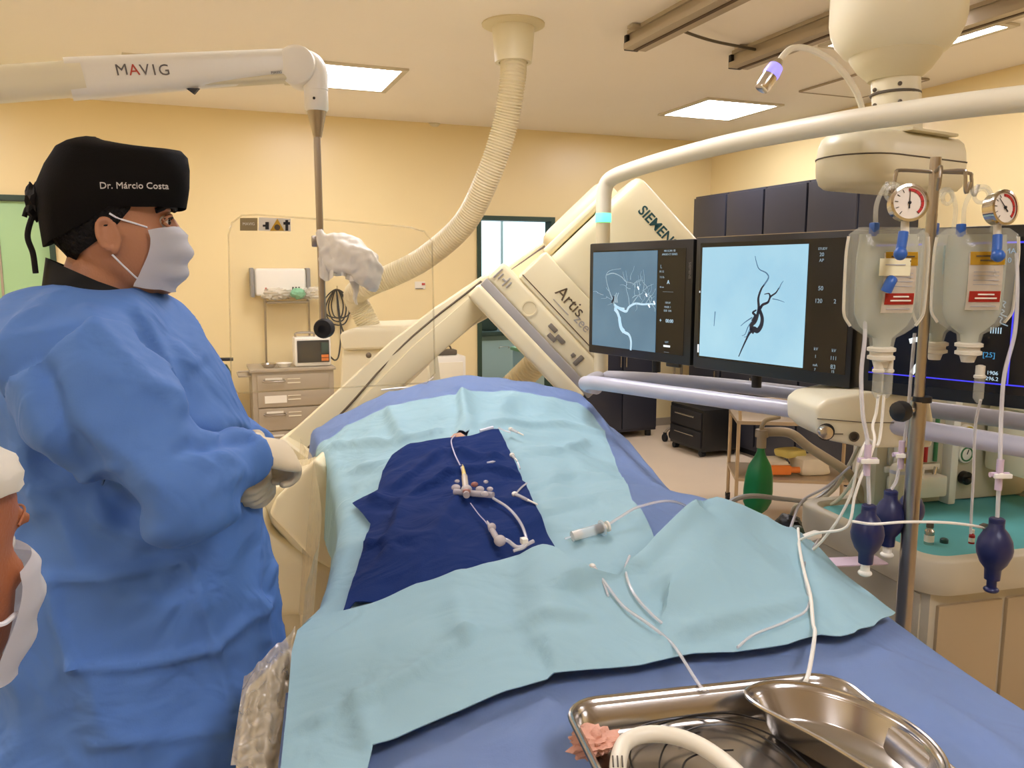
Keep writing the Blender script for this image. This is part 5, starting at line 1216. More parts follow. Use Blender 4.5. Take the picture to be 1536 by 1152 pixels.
line('clear looping line on the lower drape right of the white connector', [on(944, 846, .016), on(938, 872, .022), on(948, 912, .03), on(975, 945, .03), on(1010, 975, .03)], .0026)
line('dark grey hose arching over the drape edge to the far trolley', [Q(1072, 778, 2.05), Q(1085, 762, 2.1), Q(1105, 748, 2.2), Q(1135, 744, 2.35), Q(1180, 749, 2.55), Q(1220, 750, 2.75), Q(1252, 725, 2.85), Q(1278, 690, 2.9), Q(1292, 650, 2.9)], .0075, 'grey_plastic', 'hose', 'hose')
def chamber(lab, px, py, d):
    c = Q(px, py, d); t = thing('drip_chamber', lab, 'drip chamber', c - UP * .05)
    obj('spike', MB().lathe(c, UP, [(.004, .02), (.009, .018), (.009, .0), (.0115, -.002), (.0115, -.006), (.009, -.008)]), 'port_white', t)
    obj('chamber', MB().lathe(c, UP, [(.0095, -.008), (.0100, -.012), (.0100, -.048), (.006, -.054), (.003, -.058), (.001, -.058)]), 'bag_film', t)
chamber('left drip chamber of the pair under the left fluid bag', 1318, 553, 1.545); chamber('right drip chamber of the pair under the left fluid bag', 1332, 553, 1.56); chamber('drip chamber under the right fluid bag', 1470, 562, 1.62)
mk('pinkish', '#d9c3d2', .35, trans=.15)
def stopcock(lab, px, py, d):
    c = Q(px, py, d); t = thing('stopcock', lab, 'stopcock', c - UP * .03)
    obj('body', MB().cyl(c - UP * .03, c + UP * .03, .0065).cyl(c - RT * .018, c + RT * .018, .005), 'pinkish', t)
    obj('lever', MB().box(c - FW * .012, (.034, .006, .009), -YAW + .0, .002).cyl(c, c - FW * .012, .005), 'white', t)
stopcock('pinkish stopcock above the leftmost squeeze bulb', 1301, 690, 1.5); stopcock('pinkish stopcock left of the infusion pole', 1352, 682, 1.68); stopcock('pinkish stopcock above the lone right squeeze bulb', 1499, 712, 1.5)
o = obj('tube_holder', MB().box(on(1215, 824, .03), (.06, .02, .014), .3, .004), 'white'); tag(o, 'small white tube holder clipped to the drape edge', 'clip')
# ------------------------------------------------------------------ anaesthesia cart at the right
mk('cart_beige', '#c9bfa4', .4); mk('cart_tan', '#b5a07c', .45); mk('mat_teal', '#5fb0b0', .7, mott=.05, mscale=20); mk('flow_glass', '#e9e4cf', .2, trans=.3); mk('yellow_strip', '#c9b23c', .5); mk('green_strip', '#3f7d4c', .5)
F0 = L(1.09, 2.0, 0); E_ = L(.97, .25, 0).normalized(); G_ = L(-.25, .97, 0).normalized()
cm = Matrix(((E_.x, G_.x, 0, F0.x), (E_.y, G_.y, 0, F0.y), (0, 0, 1, 0), (0, 0, 0, 1)))
def cb(par, name, a, c, m, bev=.004, label=None):
    b = MB().box2(a, c, bev); b.bm.transform(cm); return obj(name, b, m, par, label)
t = thing('anaesthesia_cart', 'beige anaesthesia workstation with teal mat on its worktop at the right', 'cart', cm @ Vector((.4, .3, 0)))
cb(t, 'body', (.03, .03, .08), (.82, .56, .76), 'cart_beige', .02)
cb(t, 'side_cover', (.025, .06, .10), (.032, .54, .74), 'cart_beige', .003)
cb(t, 'left_door', (.05, .018, .12), (.26, .032, .72), 'cart_tan', .006); cb(t, 'right_door', (.275, .018, .12), (.80, .032, .72), 'cart_tan', .006)
def rr(w0, w1, d0, d1, z, r):
    return [cm @ Vector(((w0 + w1) / 2 + x, (d0 + d1) / 2 + y, z)) for x, y in rrect(w1 - w0, d1 - d0, r, 6)]
obj('worktop', MB().loft([rr(.0, .85, .0, .60, .755, .08), rr(-.01, .86, -.01, .61, .78, .09), rr(-.01, .86, -.01, .61, .845, .09), rr(-.003, .853, -.003, .603, .853, .085), rr(.03, .82, .03, .57, .853, .06), rr(.04, .81, .04, .56, .835, .055)]), 'cart_beige', t, ang=50)
obj('mat', MB().loft([rr(.045, .805, .045, .555, .8355, .05), rr(.045, .805, .045, .555, .838, .05)]), 'mat_teal', t)
for x, y in ((.1, .08), (.75, .08), (.1, .5), (.75, .5)):
    c = cm @ Vector((x, y, .04)); obj('caster', MB().cyl(c - E_ * .02, c + E_ * .02, .04), 'rubber', t)
# back panel with flow tubes and dials
p = cb(t, 'back_panel', (.22, .50, .84), (.86, .62, 1.40), 'cart_beige', .012)
cb(p, 'flow_window', (.26, .488, .98), (.45, .502, 1.16), 'flow_glass', .004)
for i in range(5):
    x = .28 + i * .038; q = cm @ Vector((x, .484, 1.07)); obj('flow_tube', MB().cyl(q - UP * .085, q + UP * .085, .007, n=10), ('white', 'yellow_strip', 'white', 'red', 'green_strip')[i], p)
cb(p, 'window_frame', (.25, .490, .955), (.46, .502, .975), 'white', .003); cb(p, 'pillar', (.475, .46, .84), (.505, .505, 1.38), 'white', .008)
for z, m in ((1.07, 'yellow_strip'), (1.0, 'green_strip')):
    q = cm @ Vector((.56, .50, z)); g_ = obj('dial', MB().lathe(q, -G_, [(.03, 0), (.03, .012), (.026, .014), (.001, .014)]), 'white', p)
    obj('dial_ring', MB().tube([q - G_ * .014 + E_ * .022 * math.cos(a) + UP * .022 * math.sin(a) for a in [k * math.pi / 6 for k in range(12)]], .003, 6, 2, True), m, g_)
    obj('needle', MB().cyl(q - G_ * .015, q - G_ * .015 + UP * .016 + E_ * .006, .0015), 'black', g_)
q = cm @ Vector((.56, .495, .92)); obj('knob', MB().lathe(q, -G_, [(.022, 0), (.022, .02), (.008, .026), (.001, .026)]).box(q - G_ * .03, (.05, .012, .014), .3, .004), 'black', p)
pk = cb(p, 'pocket', (.26, .44, .875), (.45, .50, .945), 'white', .01)
# ventilator box on the panel
v_ = cb(t, 'ventilator_box', (.62, .22, .95), (.98, .48, 1.17), 'cream', .02)
cb(v_, 'lid', (.615, .215, 1.165), (.985, .485, 1.185), 'cream_dark', .006)
q = cm @ Vector((.70, .215, 1.10)); obj('orange_knob', MB().lathe(q, -G_, [(.026, 0), (.026, .014), (.016, .018), (.001, .018)]), 'orange', v_)
q = cm @ Vector((.66, .215, .99)); obj('port', MB().lathe(q, -G_, [(.012, 0), (.012, .01), (.001, .01)]), 'black', v_)
cb(v_, 'groove', (.64, .214, 1.02), (.645, .221, 1.13), 'cart_line', .001); cb(t, 'box_arm', (.75, .46, 1.02), (.82, .52, 1.10), 'cart_tan', .004)
# small things on the worktop
def vial(lab, x, y, m1, m2, h=.05, r=.012, name='vial'):
    q = cm @ Vector((x, y, .838)); t = thing(name, lab, name, q)
    obj('body', MB().lathe(q, UP, [(r, 0), (r, h * .7), (r * .6, h * .82), (r * .6, h)]), m1, t); obj('cap', MB().cyl(q + UP * h * .88, q + UP * h * 1.15, r * .75), m2, t); obj('label', MB().lathe(q, UP, [(r * 1.03, h * .15), (r * 1.03, h * .5)]), 'lab_white', t)
def qm(px, py):
    h = Qz(px, py, .838); l = cm.inverted() @ h; return l.x, l.y
x, y = qm(1393, 816); vial('brown-capped glass vial standing on the teal mat', x, y, 'steel', 'cart_line', .055, .013)
x, y = qm(1457, 815); vial('small vial with red end standing on the teal mat', x, y, 'red', 'lab_white', .035, .008)
x, y = qm(1416, 814); o = obj('cap', MB().lathe(cm @ Vector((x, y, .838)), UP, [(.011, 0), (.011, .010), (.008, .013), (.001, .013)]), 'dark_green'); tag(o, 'small dark green cap lying on the teal mat', 'cap')
x, y = qm(1475, 790); o = obj('clip', MB().box(cm @ Vector((x, y, .842)), (.03, .015, .008), .3, .002), 'cart_line'); tag(o, 'small dark clip at the back of the teal mat', 'clip')
for k, m in enumerate(('steel', 'cart_line', 'white', 'steel')):
    q = cm @ Vector((.29 + .04 * k, .47, .885)); o = obj('instrument', MB().cyl(q, q + UP * .085 + E_ * .01 * (k - 1.5), .006), m); tag(o, ('steel instrument leftmost in the panel pocket', 'dark instrument second in the panel pocket', 'white instrument third in the panel pocket', 'steel instrument rightmost in the panel pocket')[k], 'instrument', 'instruments in the pocket')
q = F0 - E_ * .05 + G_ * .06; o = obj('paper_sheet', MB().box(Q(1280, 842, 2.02), (.16, .06, .004), -.25, .001), 'pinkish'); tag(o, 'pinkish paper lying at the left corner of the anaesthesia cart', 'paper')
# black canister and grey canister beside the panel
for px, py, d, r_, h, m, lab in ((1318, 735, 2.82, .040, .19, 'black', 'black canister with orange band behind the infusion lines'), (1347, 730, 2.5, .028, .14, 'cart_beige', 'beige cylinder left of the flow tube panel')):
    c = Q(px, py, d); c.z = .87 if m == 'black' else .839; t = thing('canister', lab, 'canister', c)
    obj('body', MB().lathe(c, UP, [(r_ * .95, 0), (r_, .008), (r_, h), (r_ * .8, h + .012), (r_ * .3, h + .02)]), m, t)
    obj('band', MB().lathe(c, UP, [(r_ * 1.02, h * .9), (r_ * 1.02, h * .98)]), 'orange' if m == 'black' else 'lav_grey', t)
    if m == 'black': obj('stand', MB().box(Vector((c.x, c.y, .86)), (r_ * 2, r_ * 2, .02), .3, .003).cyl(Vector((c.x, c.y, 0)), Vector((c.x, c.y, .86)), .018), 'cart_tan', t)
# ------------------------------------------------------------------ steel trolley further back with packages
mk('trolley', '#bda98c', .35, .6); mk('package', '#e6d9bd', .5, mott=.1, mscale=12); mk('pack_yellow', '#d2c26a', .5)
t0 = Q(1100, 783, 5.02); t0.z = 0; tdx = L(1, -.15, 0).normalized(); tdy = L(.15, 1, 0).normalized()
tm = Matrix(((tdx.x, tdy.x, 0, t0.x), (tdx.y, tdy.y, 0, t0.y), (0, 0, 1, 0), (0, 0, 0, 1)))
t = thing('steel_trolley', 'two-shelf steel trolley with guard rail in front of the navy cabinets', 'trolley', t0)
def tb_(name, a, c, m='trolley', bev=.004):
    b = MB().box2(a, c, bev); b.bm.transform(tm); return obj(name, b, m, t)
tb_('top_shelf', (0, 0, .64), (.78, .46, .665)); tb_('bottom_shelf', (0, 0, .27), (.78, .46, .29))
for x, y in ((.012, .012), (.768, .012), (.012, .448), (.768, .448)):
    q = tm @ Vector((x, y, 0)); lg = obj('leg', MB().cyl(q + UP * .07, q + UP * .66, .012, n=12), 'trolley', t); obj('caster', MB().cyl(q + UP * .035 - tdx * .012, q + UP * .035 + tdx * .012, .035).box(q + UP * .06, (.02, .03, .03)), 'rubber', t)
obj('guard_rail', MB().tube([tm @ Vector(p) for p in ((.02, .02, .66), (.02, .03, .78), (.06, .04, .80), (.45, .04, .80), (.52, .03, .78), (.56, .02, .66))], .011, 8, 4), 'trolley', t)
for k, (x, y, w, d_, h, m, lab) in enumerate(((.26, .2, .20, .16, .09, 'package', 'pale plastic package on the lower trolley shelf'), (.50, .22, .22, .18, .11, 'package', 'larger pale plastic package on the lower trolley shelf, right'), (.38, .24, .17, .12, .05, 'pack_yellow', 'yellow-marked flat package on top of the trolley packages'))):
    z = .292 + (.10 if k == 2 else 0); q = tm @ Vector((x, y, z + h / 2)); b = MB().box((0, 0, 0), (w, d_, h), None, .02)
    bmesh.ops.subdivide_edges(b.bm, edges=b.bm.edges[:], cuts=3, use_grid_fill=True)
    for v in b.bm.verts: v.co *= 1 + .22 * noise.noise(v.co * 14 + Vector((k * 3, 0, 0)))
    b.bm.transform(Matrix.Translation(q) @ Matrix.Rotation(.2 * k - YAW, 4, 'Z')); o = obj('package', b, m, ang=60); tag(o, lab, 'package', 'packages on the trolley')
q = tm @ Vector((.29, .06, .34)); o = obj('syringe_pack', MB().box(q, (.13, .04, .06), -YAW, .01).cyl(q + RT * .05, q + RT * .12, .02), 'orange'); tag(o, 'orange syringe package on the lower trolley shelf', 'package')
# breathing circuit: green bag on a corrugated arm
mk('bag_green', '#1f8a48', .35, mott=.08, mscale=9)
t = thing('breathing_bag', 'green breathing bag hanging from a beige connector', 'bag', Q(1140, 785, 2.7))
GD = 2.7; g0 = Q(1142, 668, GD); b = MB(); rings = []
for z, w, d_ in ((0, .012, .012), (.02, .013, .013), (.035, .018, .017), (.07, .036, .03), (.11, .044, .036), (.16, .047, .038), (.20, .045, .035), (.225, .034, .024), (.243, .016, .012), (.262, .006, .006)):
    r_ = []
    for i in range(28):
        a = 2 * math.pi * i / 28; k = 1 + .07 * math.cos(4 * a + .6) * min(1, z * 12); r_.append(g0 + RT * (w * math.cos(a) * k) + FW * (d_ * math.sin(a) * k) - UP * z + RT * (-z * .03))
    rings.append(r_)
obj('bag', MB().loft(rings), 'bag_green', t)
obj('connector', MB().cyl(g0 - UP * .008, g0 + UP * .035, .016).cyl(g0 + UP * .03, g0 + UP * .055, .022), 'cart_tan', t)
t = thing('breathing_hose', 'beige support arm and elbow above the green breathing bag', 'arm', Q(1200, 700, GD))
obj('arm', MB().tube([g0 + UP * .042, Q(1150, 648, GD), Q(1185, 650, GD - .02), Q(1215, 672, GD - .05), Q(1262, 702, GD - .1), Q(1278, 718, GD - .1), Q(1300, 760, GD - .1)], .016, 14), 'cart_tan', t)
obj('elbow', MB().tube([g0 + UP * .05, Q(1143, 640, GD), Q(1150, 630, GD), Q(1170, 625, GD)], .008, 10), 'cart_tan', t)
# pile of breathing gear on a low stand
t = thing('equipment_stand', 'low grey stand between the trolley and the anaesthesia cart', 'stand', Q(1200, 820, 2.95))
sc = Q(1205, 800, 2.95); SZ = sc.z - .02
obj('shelf', MB().box(Vector((sc.x, sc.y, SZ)), (.34, .3, .02), -YAW, .004), 'cart_line', t)
obj('post', MB().cyl(Vector((sc.x, sc.y, .03)), Vector((sc.x, sc.y, SZ)), .02), 'steel_dark', t); obj('base', MB().cyl(Vector((sc.x, sc.y, 0)), Vector((sc.x, sc.y, .03)), .16), 'black', t)
def onst(px, dy, z): 
    q = Q(px, 800, 2.95 + dy); return Vector((q.x, q.y, SZ + .01 + z))
o = obj('breathing_mask', lump(MB(), onst(1182, -.04, .05), (.05, .05, .045), .3, 2.5, 24, 1).tube([onst(1182, -.08, .03), onst(1160, -.1, .02), onst(1158, -.12, .0)], .008, 8), 'black'); tag(o, 'black breathing mask on the low stand beside the green bag', 'mask')
o = obj('breathing_mask', lump(MB(), onst(1205, -.1, .02), (.06, .03, .02), .4, 3, 24, 4), 'black'); tag(o, 'flat black mask at the front of the low stand', 'mask')
o = obj('pump_bulb', MB().lathe(onst(1192, -.10, .045), Vector((1, .1, 0)), [(.004, -.04), (.02, -.03), (.03, 0), (.024, .026), (.006, .036)]), 'dark_green'); tag(o, 'small dark green pump bulb on the low stand', 'bulb')
o = obj('face_mask', lump(MB(), onst(1155, -.02, .03), (.045, .03, .02), .3, 3, 24, 6), 'mask_green'); tag(o, 'pale green mask on the low stand below the green bag', 'mask')
o = obj('coiled_hose', MB().tube([onst(1238, -.02, .045) + Vector((.04 * math.cos(a), 0, .035 * math.sin(a))) for a in [k * math.pi / 4 for k in range(8)]], .007, 8, 5, True), 'rubber'); tag(o, 'small coiled black hose on the low stand near the cart', 'hose')
line('pale hose hanging behind the control unit, left strand', [Q(1290, 665, 2.55), Q(1270, 705, 2.6), Q(1250, 735, 2.65), Q(1225, 752, 2.7), Q(1195, 758, 2.8), onst(1185, 0, .08)], .007, 'cart_beige', 'hose', 'hose')
line('pale hose hanging behind the control unit, right strand', [Q(1302, 668, 2.5), Q(1285, 710, 2.5), Q(1262, 745, 2.55), Q(1232, 765, 2.6), Q(1205, 775, 2.7)], .006, 'offwhite', 'hose', 'hose')
line('thin grey lead looping over the breathing gear', [Q(1180, 815, 2.0), Q(1190, 780, 2.2), Q(1205, 750, 2.4), Q(1240, 730, 2.5), Q(1275, 700, 2.55)], .004, 'lav_grey', 'cable', 'cable')
# ------------------------------------------------------------------ people
mk('skin', '#b9805c', .5, bump=.15, bscale=220, mott=.05, mscale=25); mk('skin_dark', '#a5623a', .5, bump=.2, bscale=220, mott=.06, mscale=25)
mk('gown_blue', '#5a83c6', .7, bump=.2, bscale=320, bdist=.001, spec=.25, wrinkle=(6, .55, .04)); mk('cap_black', '#17130f', .75, bump=.2, bscale=400, spec=.25); mk('collar_black', '#121311', .6); mk('hair', '#17110d', .7, bump=.8, bscale=120, bdist=.01)
mk('mask_white', '#f4f3f4', .65); mk('mask_inner', '#c9d6e8', .65); mk('glove', '#e3d3b0', .5); mk('eye_white', '#d8d0c4', .2); mk('iris', '#20130b', .15); mk('trousers', '#35507c', .8); mk('shoe', '#e0ddd5', .5); mk('brow', '#1a120d', .8)
HEAD = [(-.100, .055, -.020, .034), (-.090, .078, -.020, .040), (-.078, .087, -.028, .048), (-.060, .092, -.045, .058), (-.042, .094, -.060, .064), (-.020, .094, -.078, .069), (0, .093, -.089, .072), (.018, .089, -.094, .0745), (.030, .087, -.096, .075), (.046, .095, -.098, .0755), (.072, .094, -.099, .0765), (.098, .080, -.093, .072), (.122, .052, -.073, .056), (.138, .012, -.036, .026)]
def head_rings(zs=1.):
    out = []
    for z, xf, xb, w in HEAD:
        ring = []
        for k in range(40):
            a = 2 * math.pi * k / 40; c, s = math.cos(a), math.sin(a); e = 2.25
            x = math.copysign(abs(c) ** (2 / e), c); y = math.copysign(abs(s) ** (2 / e), s)
            xx = x * (xf if x > 0 else -xb)
            ring.append(Vector((xx, y * w, z)))
        out.append(ring)
    return out
def head_bm(sc=1.05):
    b = MB(); b.loft(head_rings())
    b.ball((.098, 0, .002), (.014, .013, .011), None, 14); b.tube([(.090, 0, .036), (.098, 0, .02), (.103, 0, .006)], lambda k: .008 + .004 * k, 10, 4)      # nose
    b.ball((.090, 0, -.042), (.012, .024, .008), None, 12); b.ball((.090, 0, -.054), (.011, .020, .008), None, 12)        # lips
    b.ball((.078, 0, -.086), (.018, .022, .014), None, 12)                          # chin
    for s in (-1, 1):
        b.ball((.086, s * .030, .046), (.010, .024, .007), None, 12)               # brow ridge
        b.ball((.060, s * .046, .004), (.022, .018, .016), None, 12)               # cheek
        b.ball((.0, s * .070, .0), (.010, .008, .026), None, 12)
    return b
def place(b, mx): b.bm.transform(mx); return b
def ear(b, mx, s):
    """outer ear with a rim and a lobe"""
    r = []
    for k in range(12):
        a = R(-70 + 320 * k / 11); r.append(Vector((-.004 + .0150 * math.cos(a) - .005 * math.sin(a), s * (.0775 + .007 * (1 - math.cos(a)) / 2), -.001 + .026 * math.sin(a))))
    b2 = MB().tube(r, .0045, 8, 4).ball((-.004, s * .075, -.001), (.012, .0066, .022), None, 14).ball((.003, s * .076, -.025), (.008, .005, .009), None, 10)
    b2.bm.transform(mx); b.merge(b2.bm)
def hand(b, wrist, dirv, palmn, side, curl=.9, s=1.):
    """glove/hand: palm, four curled fingers of unequal length and a thumb from the palm's side"""
    d = dirv.normalized(); n = (palmn - d * palmn.dot(d)).normalized(); w = d.cross(n).normalized() * side
    pc = wrist + d * .05 * s
    b.loft([[wrist + d * (k * s) + w * (hw * s * math.cos(a)) + n * (th * s * math.sin(a)) for a in [2 * math.pi * i / 16 for i in range(16)]] for k, hw, th in ((-.035, .029, .022), (-.01, .027, .02), (.02, .036, .017), (.06, .042, .015), (.092, .041, .012))])
    for i, ln in enumerate((.072, .080, .075, .058)):
        base = wrist + d * .088 * s + w * ((.030 - .0195 * i) * s); p = [base - d * .02 * s, base]; ang = .25
        for seg, f in enumerate((.45, .32, .23)):
            ang += curl * (.55 + .12 * seg) ; v = d * math.cos(ang) + n * math.sin(ang); p.append(p[-1] + v * ln * f * s)
        b.tube(p, lambda k: (.0095 - .0022 * k) * s, 10, 4)
        b.ball(p[-1], .0075 * s, None, 10)
    th = [wrist + d * .02 * s + w * .03 * s, wrist + d * .045 * s + w * .050 * s + n * .010 * s, wrist + d * .078 * s + w * .052 * s + n * .030 * s, wrist + d * .098 * s + w * .040 * s + n * .042 * s]
    b.tube(th, lambda k: (.012 - .003 * k) * s, 10, 4); b.ball(th[-1], .009 * s, None, 10)
def mask_bm(mx, sc=1.):
    b = MB(); rows = []
    for j in range(22):
        k = j / 21; z = .022 - .118 * k; row = []
        for i in range(37):
            am0 = 64 + 14 * k; a = R(-am0 + 2 * am0 * i / 36); am_ = abs(a) / R(am0)
            # wraps the lower face, tenting over the nose and chin
            rad_x = interp([0, .15, .35, .6, .8, 1.], [.108, .121, .127, .122, .113, .097], k); rad_y = .080 - .014 * k
            zz = z - .012 * am_ ** 2 * (1 - 2 * k) - .004 * (1 - am_) * (k < .1)
            pl = .004 * math.sin(k * math.pi * 6) * (1 - am_ ** 2)
            x = rad_x * math.cos(a) ** .8 if math.cos(a) > 0 else 0; y = rad_y * math.sin(a)
            x = x * (1 - .0) + pl
            x = max(x, .018 + .01 * k)
            row.append(Vector((x, y, zz + .002 * noise.noise(Vector((a * 3, k * 5, 2))))))
        rows.append(row)
    b.loft(rows, caps=False, closed=False); bmesh.ops.solidify(b.bm, geom=b.bm.faces[:], thickness=.0015); b.bm.transform(mx); return b
def loftpx(rows, d0=None, n=36, e=2.4):
    """torso rings from rows (py, x-left, x-right, distance, half depth)"""
    out = []
    for y, xl, xr, d, hb in rows:
        a, c = Q(xl, y, d), Q(xr, y, d); out.append(ell((a + c) / 2, (c - a) / 2, FW * hb, n, e))
    return out
# ---------------- the doctor
DD = 1.50
hx = (RT * .9 + FW * .42).normalized(); hy = UP.cross(hx)
hc = Q(168, 355, DD)
HM = Matrix(((hx.x, hy.x, 0, hc.x), (hx.y, hy.y, 0, hc.y), (0, 0, 1, hc.z), (0, 0, 0, 1))) @ Matrix.Scale(1.07, 4)
doc = thing('person', 'doctor in blue gown and black cap with white mask, watching the screens', 'person', Vector((hc.x, hc.y, 0)))
b = place(head_bm(), HM)
nk = [HM @ Vector((-.015, 0, -.04)), HM @ Vector((-.03, 0, -.09)), HM @ Vector((-.05, 0, -.14)), HM @ Vector((-.065, 0, -.2))]
b.tube(nk, lambda k: .058 + .012 * k, 20, 4)
# trunk, legs and arms of the body (inside the clothes)
pel = Vector((hc.x, hc.y, .95)) - hx * .05
b.loft([ell(pel + UP * z + hx * x, hx * a_, hy * w_, 24) for z, x, a_, w_ in ((-.08, 0, .07, .10), (0, 0, .10, .15), (.15, .01, .10, .15), (.35, .0, .11, .16), (.47, -.02, .10, .175), (.53, -.03, .07, .12), (.57, -.03, .05, .06))])
for s in (-1, 1):
    b.tube([pel + hy * s * .09, pel + hy * s * .10 - UP * .45 + hx * .01, pel + hy * s * .10 - UP * .84], lambda k: .085 - .04 * k, 16, 4)
# arms: shoulder, elbow, wrist
shR, elR, wrR = Q(112, 548, 1.28), Q(262, 735, 1.22), Q(372, 678, 1.36)
shL, elL, wrL = Q(225, 552, 1.64), Q(332, 680, 1.70), Q(385, 676, 1.52)
for a, c, w_ in ((shR, elR, wrR), (shL, elL, wrL)): b.tube([a, a.lerp(c, .5), c, c.lerp(w_, .5), w_], lambda k: .05 - .022 * k, 14, 4)
for s in (1, -1): ear(b, HM, s)
body = obj('body', remesh(b, .0042, 3), 'skin', doc, ang=80)
# eyes
for s in (-1, 1):
    c = Vector((.0795, s * .031, .026)); e_ = obj('eye', place(MB().ball(c, .0125, None, 16), HM), 'eye_white', doc)
    obj('iris', place(MB().ball(c + Vector((.0085, s * .002, -.001)), (.006, .006, .006), None, 12), HM), 'iris', e_)
    obj('eyelid', place(MB().tube([(.080, s * .046, .026), (.090, s * .040, .034), (.094, s * .030, .036), (.090, s * .02, .031)], .0035, 8).tube([(.080, s * .046, .024), (.089, s * .040, .017), (.092, s * .030, .015), (.089, s * .02, .019)], .003, 8), HM), 'skin', doc)
    obj('eyelash', place(MB().tube([(.082, s * .047, .029), (.0925, s * .040, .032), (.0965, s * .030, .033), (.093, s * .02, .030)], .0018, 6), HM), 'brow', doc)
    obj('eyebrow', place(MB().tube([(.070, s * .056, .042), (.088, s * .046, .050), (.099, s * .032, .052), (.102, s * .016, .048)], .0045, 8), HM), 'brow', doc)
# hair below the cap, sideburn and nape
hb_ = MB(); 
def shell(z0, z1, a0, a1, off, nz=10, na=24):
    rows = []
    zs_ = [h[0] for h in HEAD]
    for j in range(nz + 1):
        k = j / nz; row = []
        for i in range(na + 1):
            a = a0 + (a1 - a0) * i / na; z = (z0(a) if callable(z0) else z0) * (1 - k) + (z1(a) if callable(z1) else z1) * k
            xf = interp(zs_, [h[1] for h in HEAD], z); xb = interp(zs_, [h[2] for h in HEAD], z); w = interp(zs_, [h[3] for h in HEAD], z)
            c, s = math.cos(a), math.sin(a); x = math.copysign(abs(c) ** .89, c); y = math.copysign(abs(s) ** .89, s)
            o_ = off(a, k) if callable(off) else off
            p = Vector((x * (xf if x > 0 else -xb), y * w, z)); q = Vector((p.x, p.y, 0)).normalized(); row.append(p + q * o_)
        rows.append(row)
    return rows
hb_.loft(shell(.05, lambda a: .004 + .14 * max(0, math.cos(a)) - .052 * max(0, -math.cos(a)) ** .8 , R(74), R(286), lambda a, k: .006 - .002 * k + .003 * noise.noise(Vector((a * 9, k * 5, 1)))), caps=False, closed=False)
bmesh.ops.solidify(hb_.bm, geom=hb_.bm.faces[:], thickness=.004); obj('hair', place(hb_, HM), 'hair', doc)
# surgical cap: boxy front band, rounded back
CAPR = [(-.01, .120, -.104, .083), (.02, .123, -.107, .0865), (.05, .126, -.110, .088), (.085, .128, -.106, .0875), (.115, .129, -.094, .082), (.136, .128, -.076, .073), (.146, .121, -.060, .060), (.152, .075, -.045, .044), (.156, .03, -.03, .03), (.157, .0, -.015, .012)]
rows = []
for j, (z, xf, xb, w) in enumerate(CAPR):
    row = []
    for k in range(56):
        a = 2 * math.pi * k / 56; c, s = math.cos(a), math.sin(a); e = 2.5 if c < 0 else 2.9
        x = math.copysign(abs(c) ** (2 / e), c); y = math.copysign(abs(s) ** (2 / e), s)
        fr = max(0, c); zz = z
        if j == 0: zz = .045 + .004 * c - .060 * max(0, -c) ** .7
        elif j == 1: zz = .060 - .030 * max(0, -c)
        elif j == 2: zz = .072 - .012 * max(0, -c)
        # the crown is rounder and higher at the back, the front panel stands up as an edge
        up_ = .008 * max(0, -c) if j >= 5 else 0
        row.append(Vector((x * (xf if x > 0 else -xb), y * w, zz + up_ - (.006 * fr if j >= 7 else 0))) + Vector((.003 * noise.noise(Vector((c * 3, s * 3, z * 22))), .003 * noise.noise(Vector((c * 3 + 9, s * 3, z * 22))), 0)))
    rows.append(row)
cb_ = MB(); cb_.loft(rows, caps=False); 
try: cb_.bm.faces.new([v for v in cb_.bm.verts][-56:])
except ValueError: pass
bmesh.ops.solidify(cb_.bm, geom=cb_.bm.faces[:], thickness=.002)
cap = obj('cap', place(cb_, HM), 'cap_black', doc, ang=50)
obj('cap_knot', place(lump(MB(), (-.108, 0, .055), (.018, .028, .030), .4, 3, 20, 2), HM), 'cap_black', cap)
obj('cap_tie', place(MB().tube([(-.112, -.01, .04), (-.124, -.012, .0), (-.118, -.016, -.03), (-.116, -.02, -.062)], .0045, 8).tube([(-.112, .006, .05), (-.122, .004, .045), (-.128, .004, .03)], .004, 8), HM), 'cap_black', cap)
capb = BVHTree.FromPolygons([worldm(cap) @ v.co for v in cap.data.vertices], [p.vertices[:] for p in cap.data.polygons])
tb2 = text_bm('Dr. Márcio Costa', .0155, 0., 'CENTER', 0.)
base = HM @ Vector((.040, 0, .079)); tx = hx.copy(); ty = UP + hx * .0; ty = (ty + tx * -.04).normalized()
tx = (hx + UP * .045).normalized()
for v in tb2.verts:
    p = base + tx * v.co.x + UP * v.co.y - hy * .25
    h_ = capb.ray_cast(p, hy)
    if h_[0] is not None: v.co = h_[0] - hy * .0022
    else: v.co = base - hy * .095
bmesh.ops.solidify(tb2, geom=tb2.faces[:], thickness=.0006)
mk('thread', '#cfc8bc', .6); obj('lettering', tb2, 'thread', cap, flat=True)
# mask with ear loops
mk_ = obj('face_mask', mask_bm(HM), 'mask_white', doc, ang=60)
for s in (-1, 1):
    obj('ear_loop', place(MB().tube([(.055, s * .062, .014), (.035, s * .072, .020), (.012, s * .079, .027), (.000, s * .082, .034)], .0016, 6).tube([(.048, s * .052, -.084), (.030, s * .066, -.066), (.012, s * .075, -.046), (.0, s * .080, -.032)], .0016, 6), HM), 'mask_white', mk_)
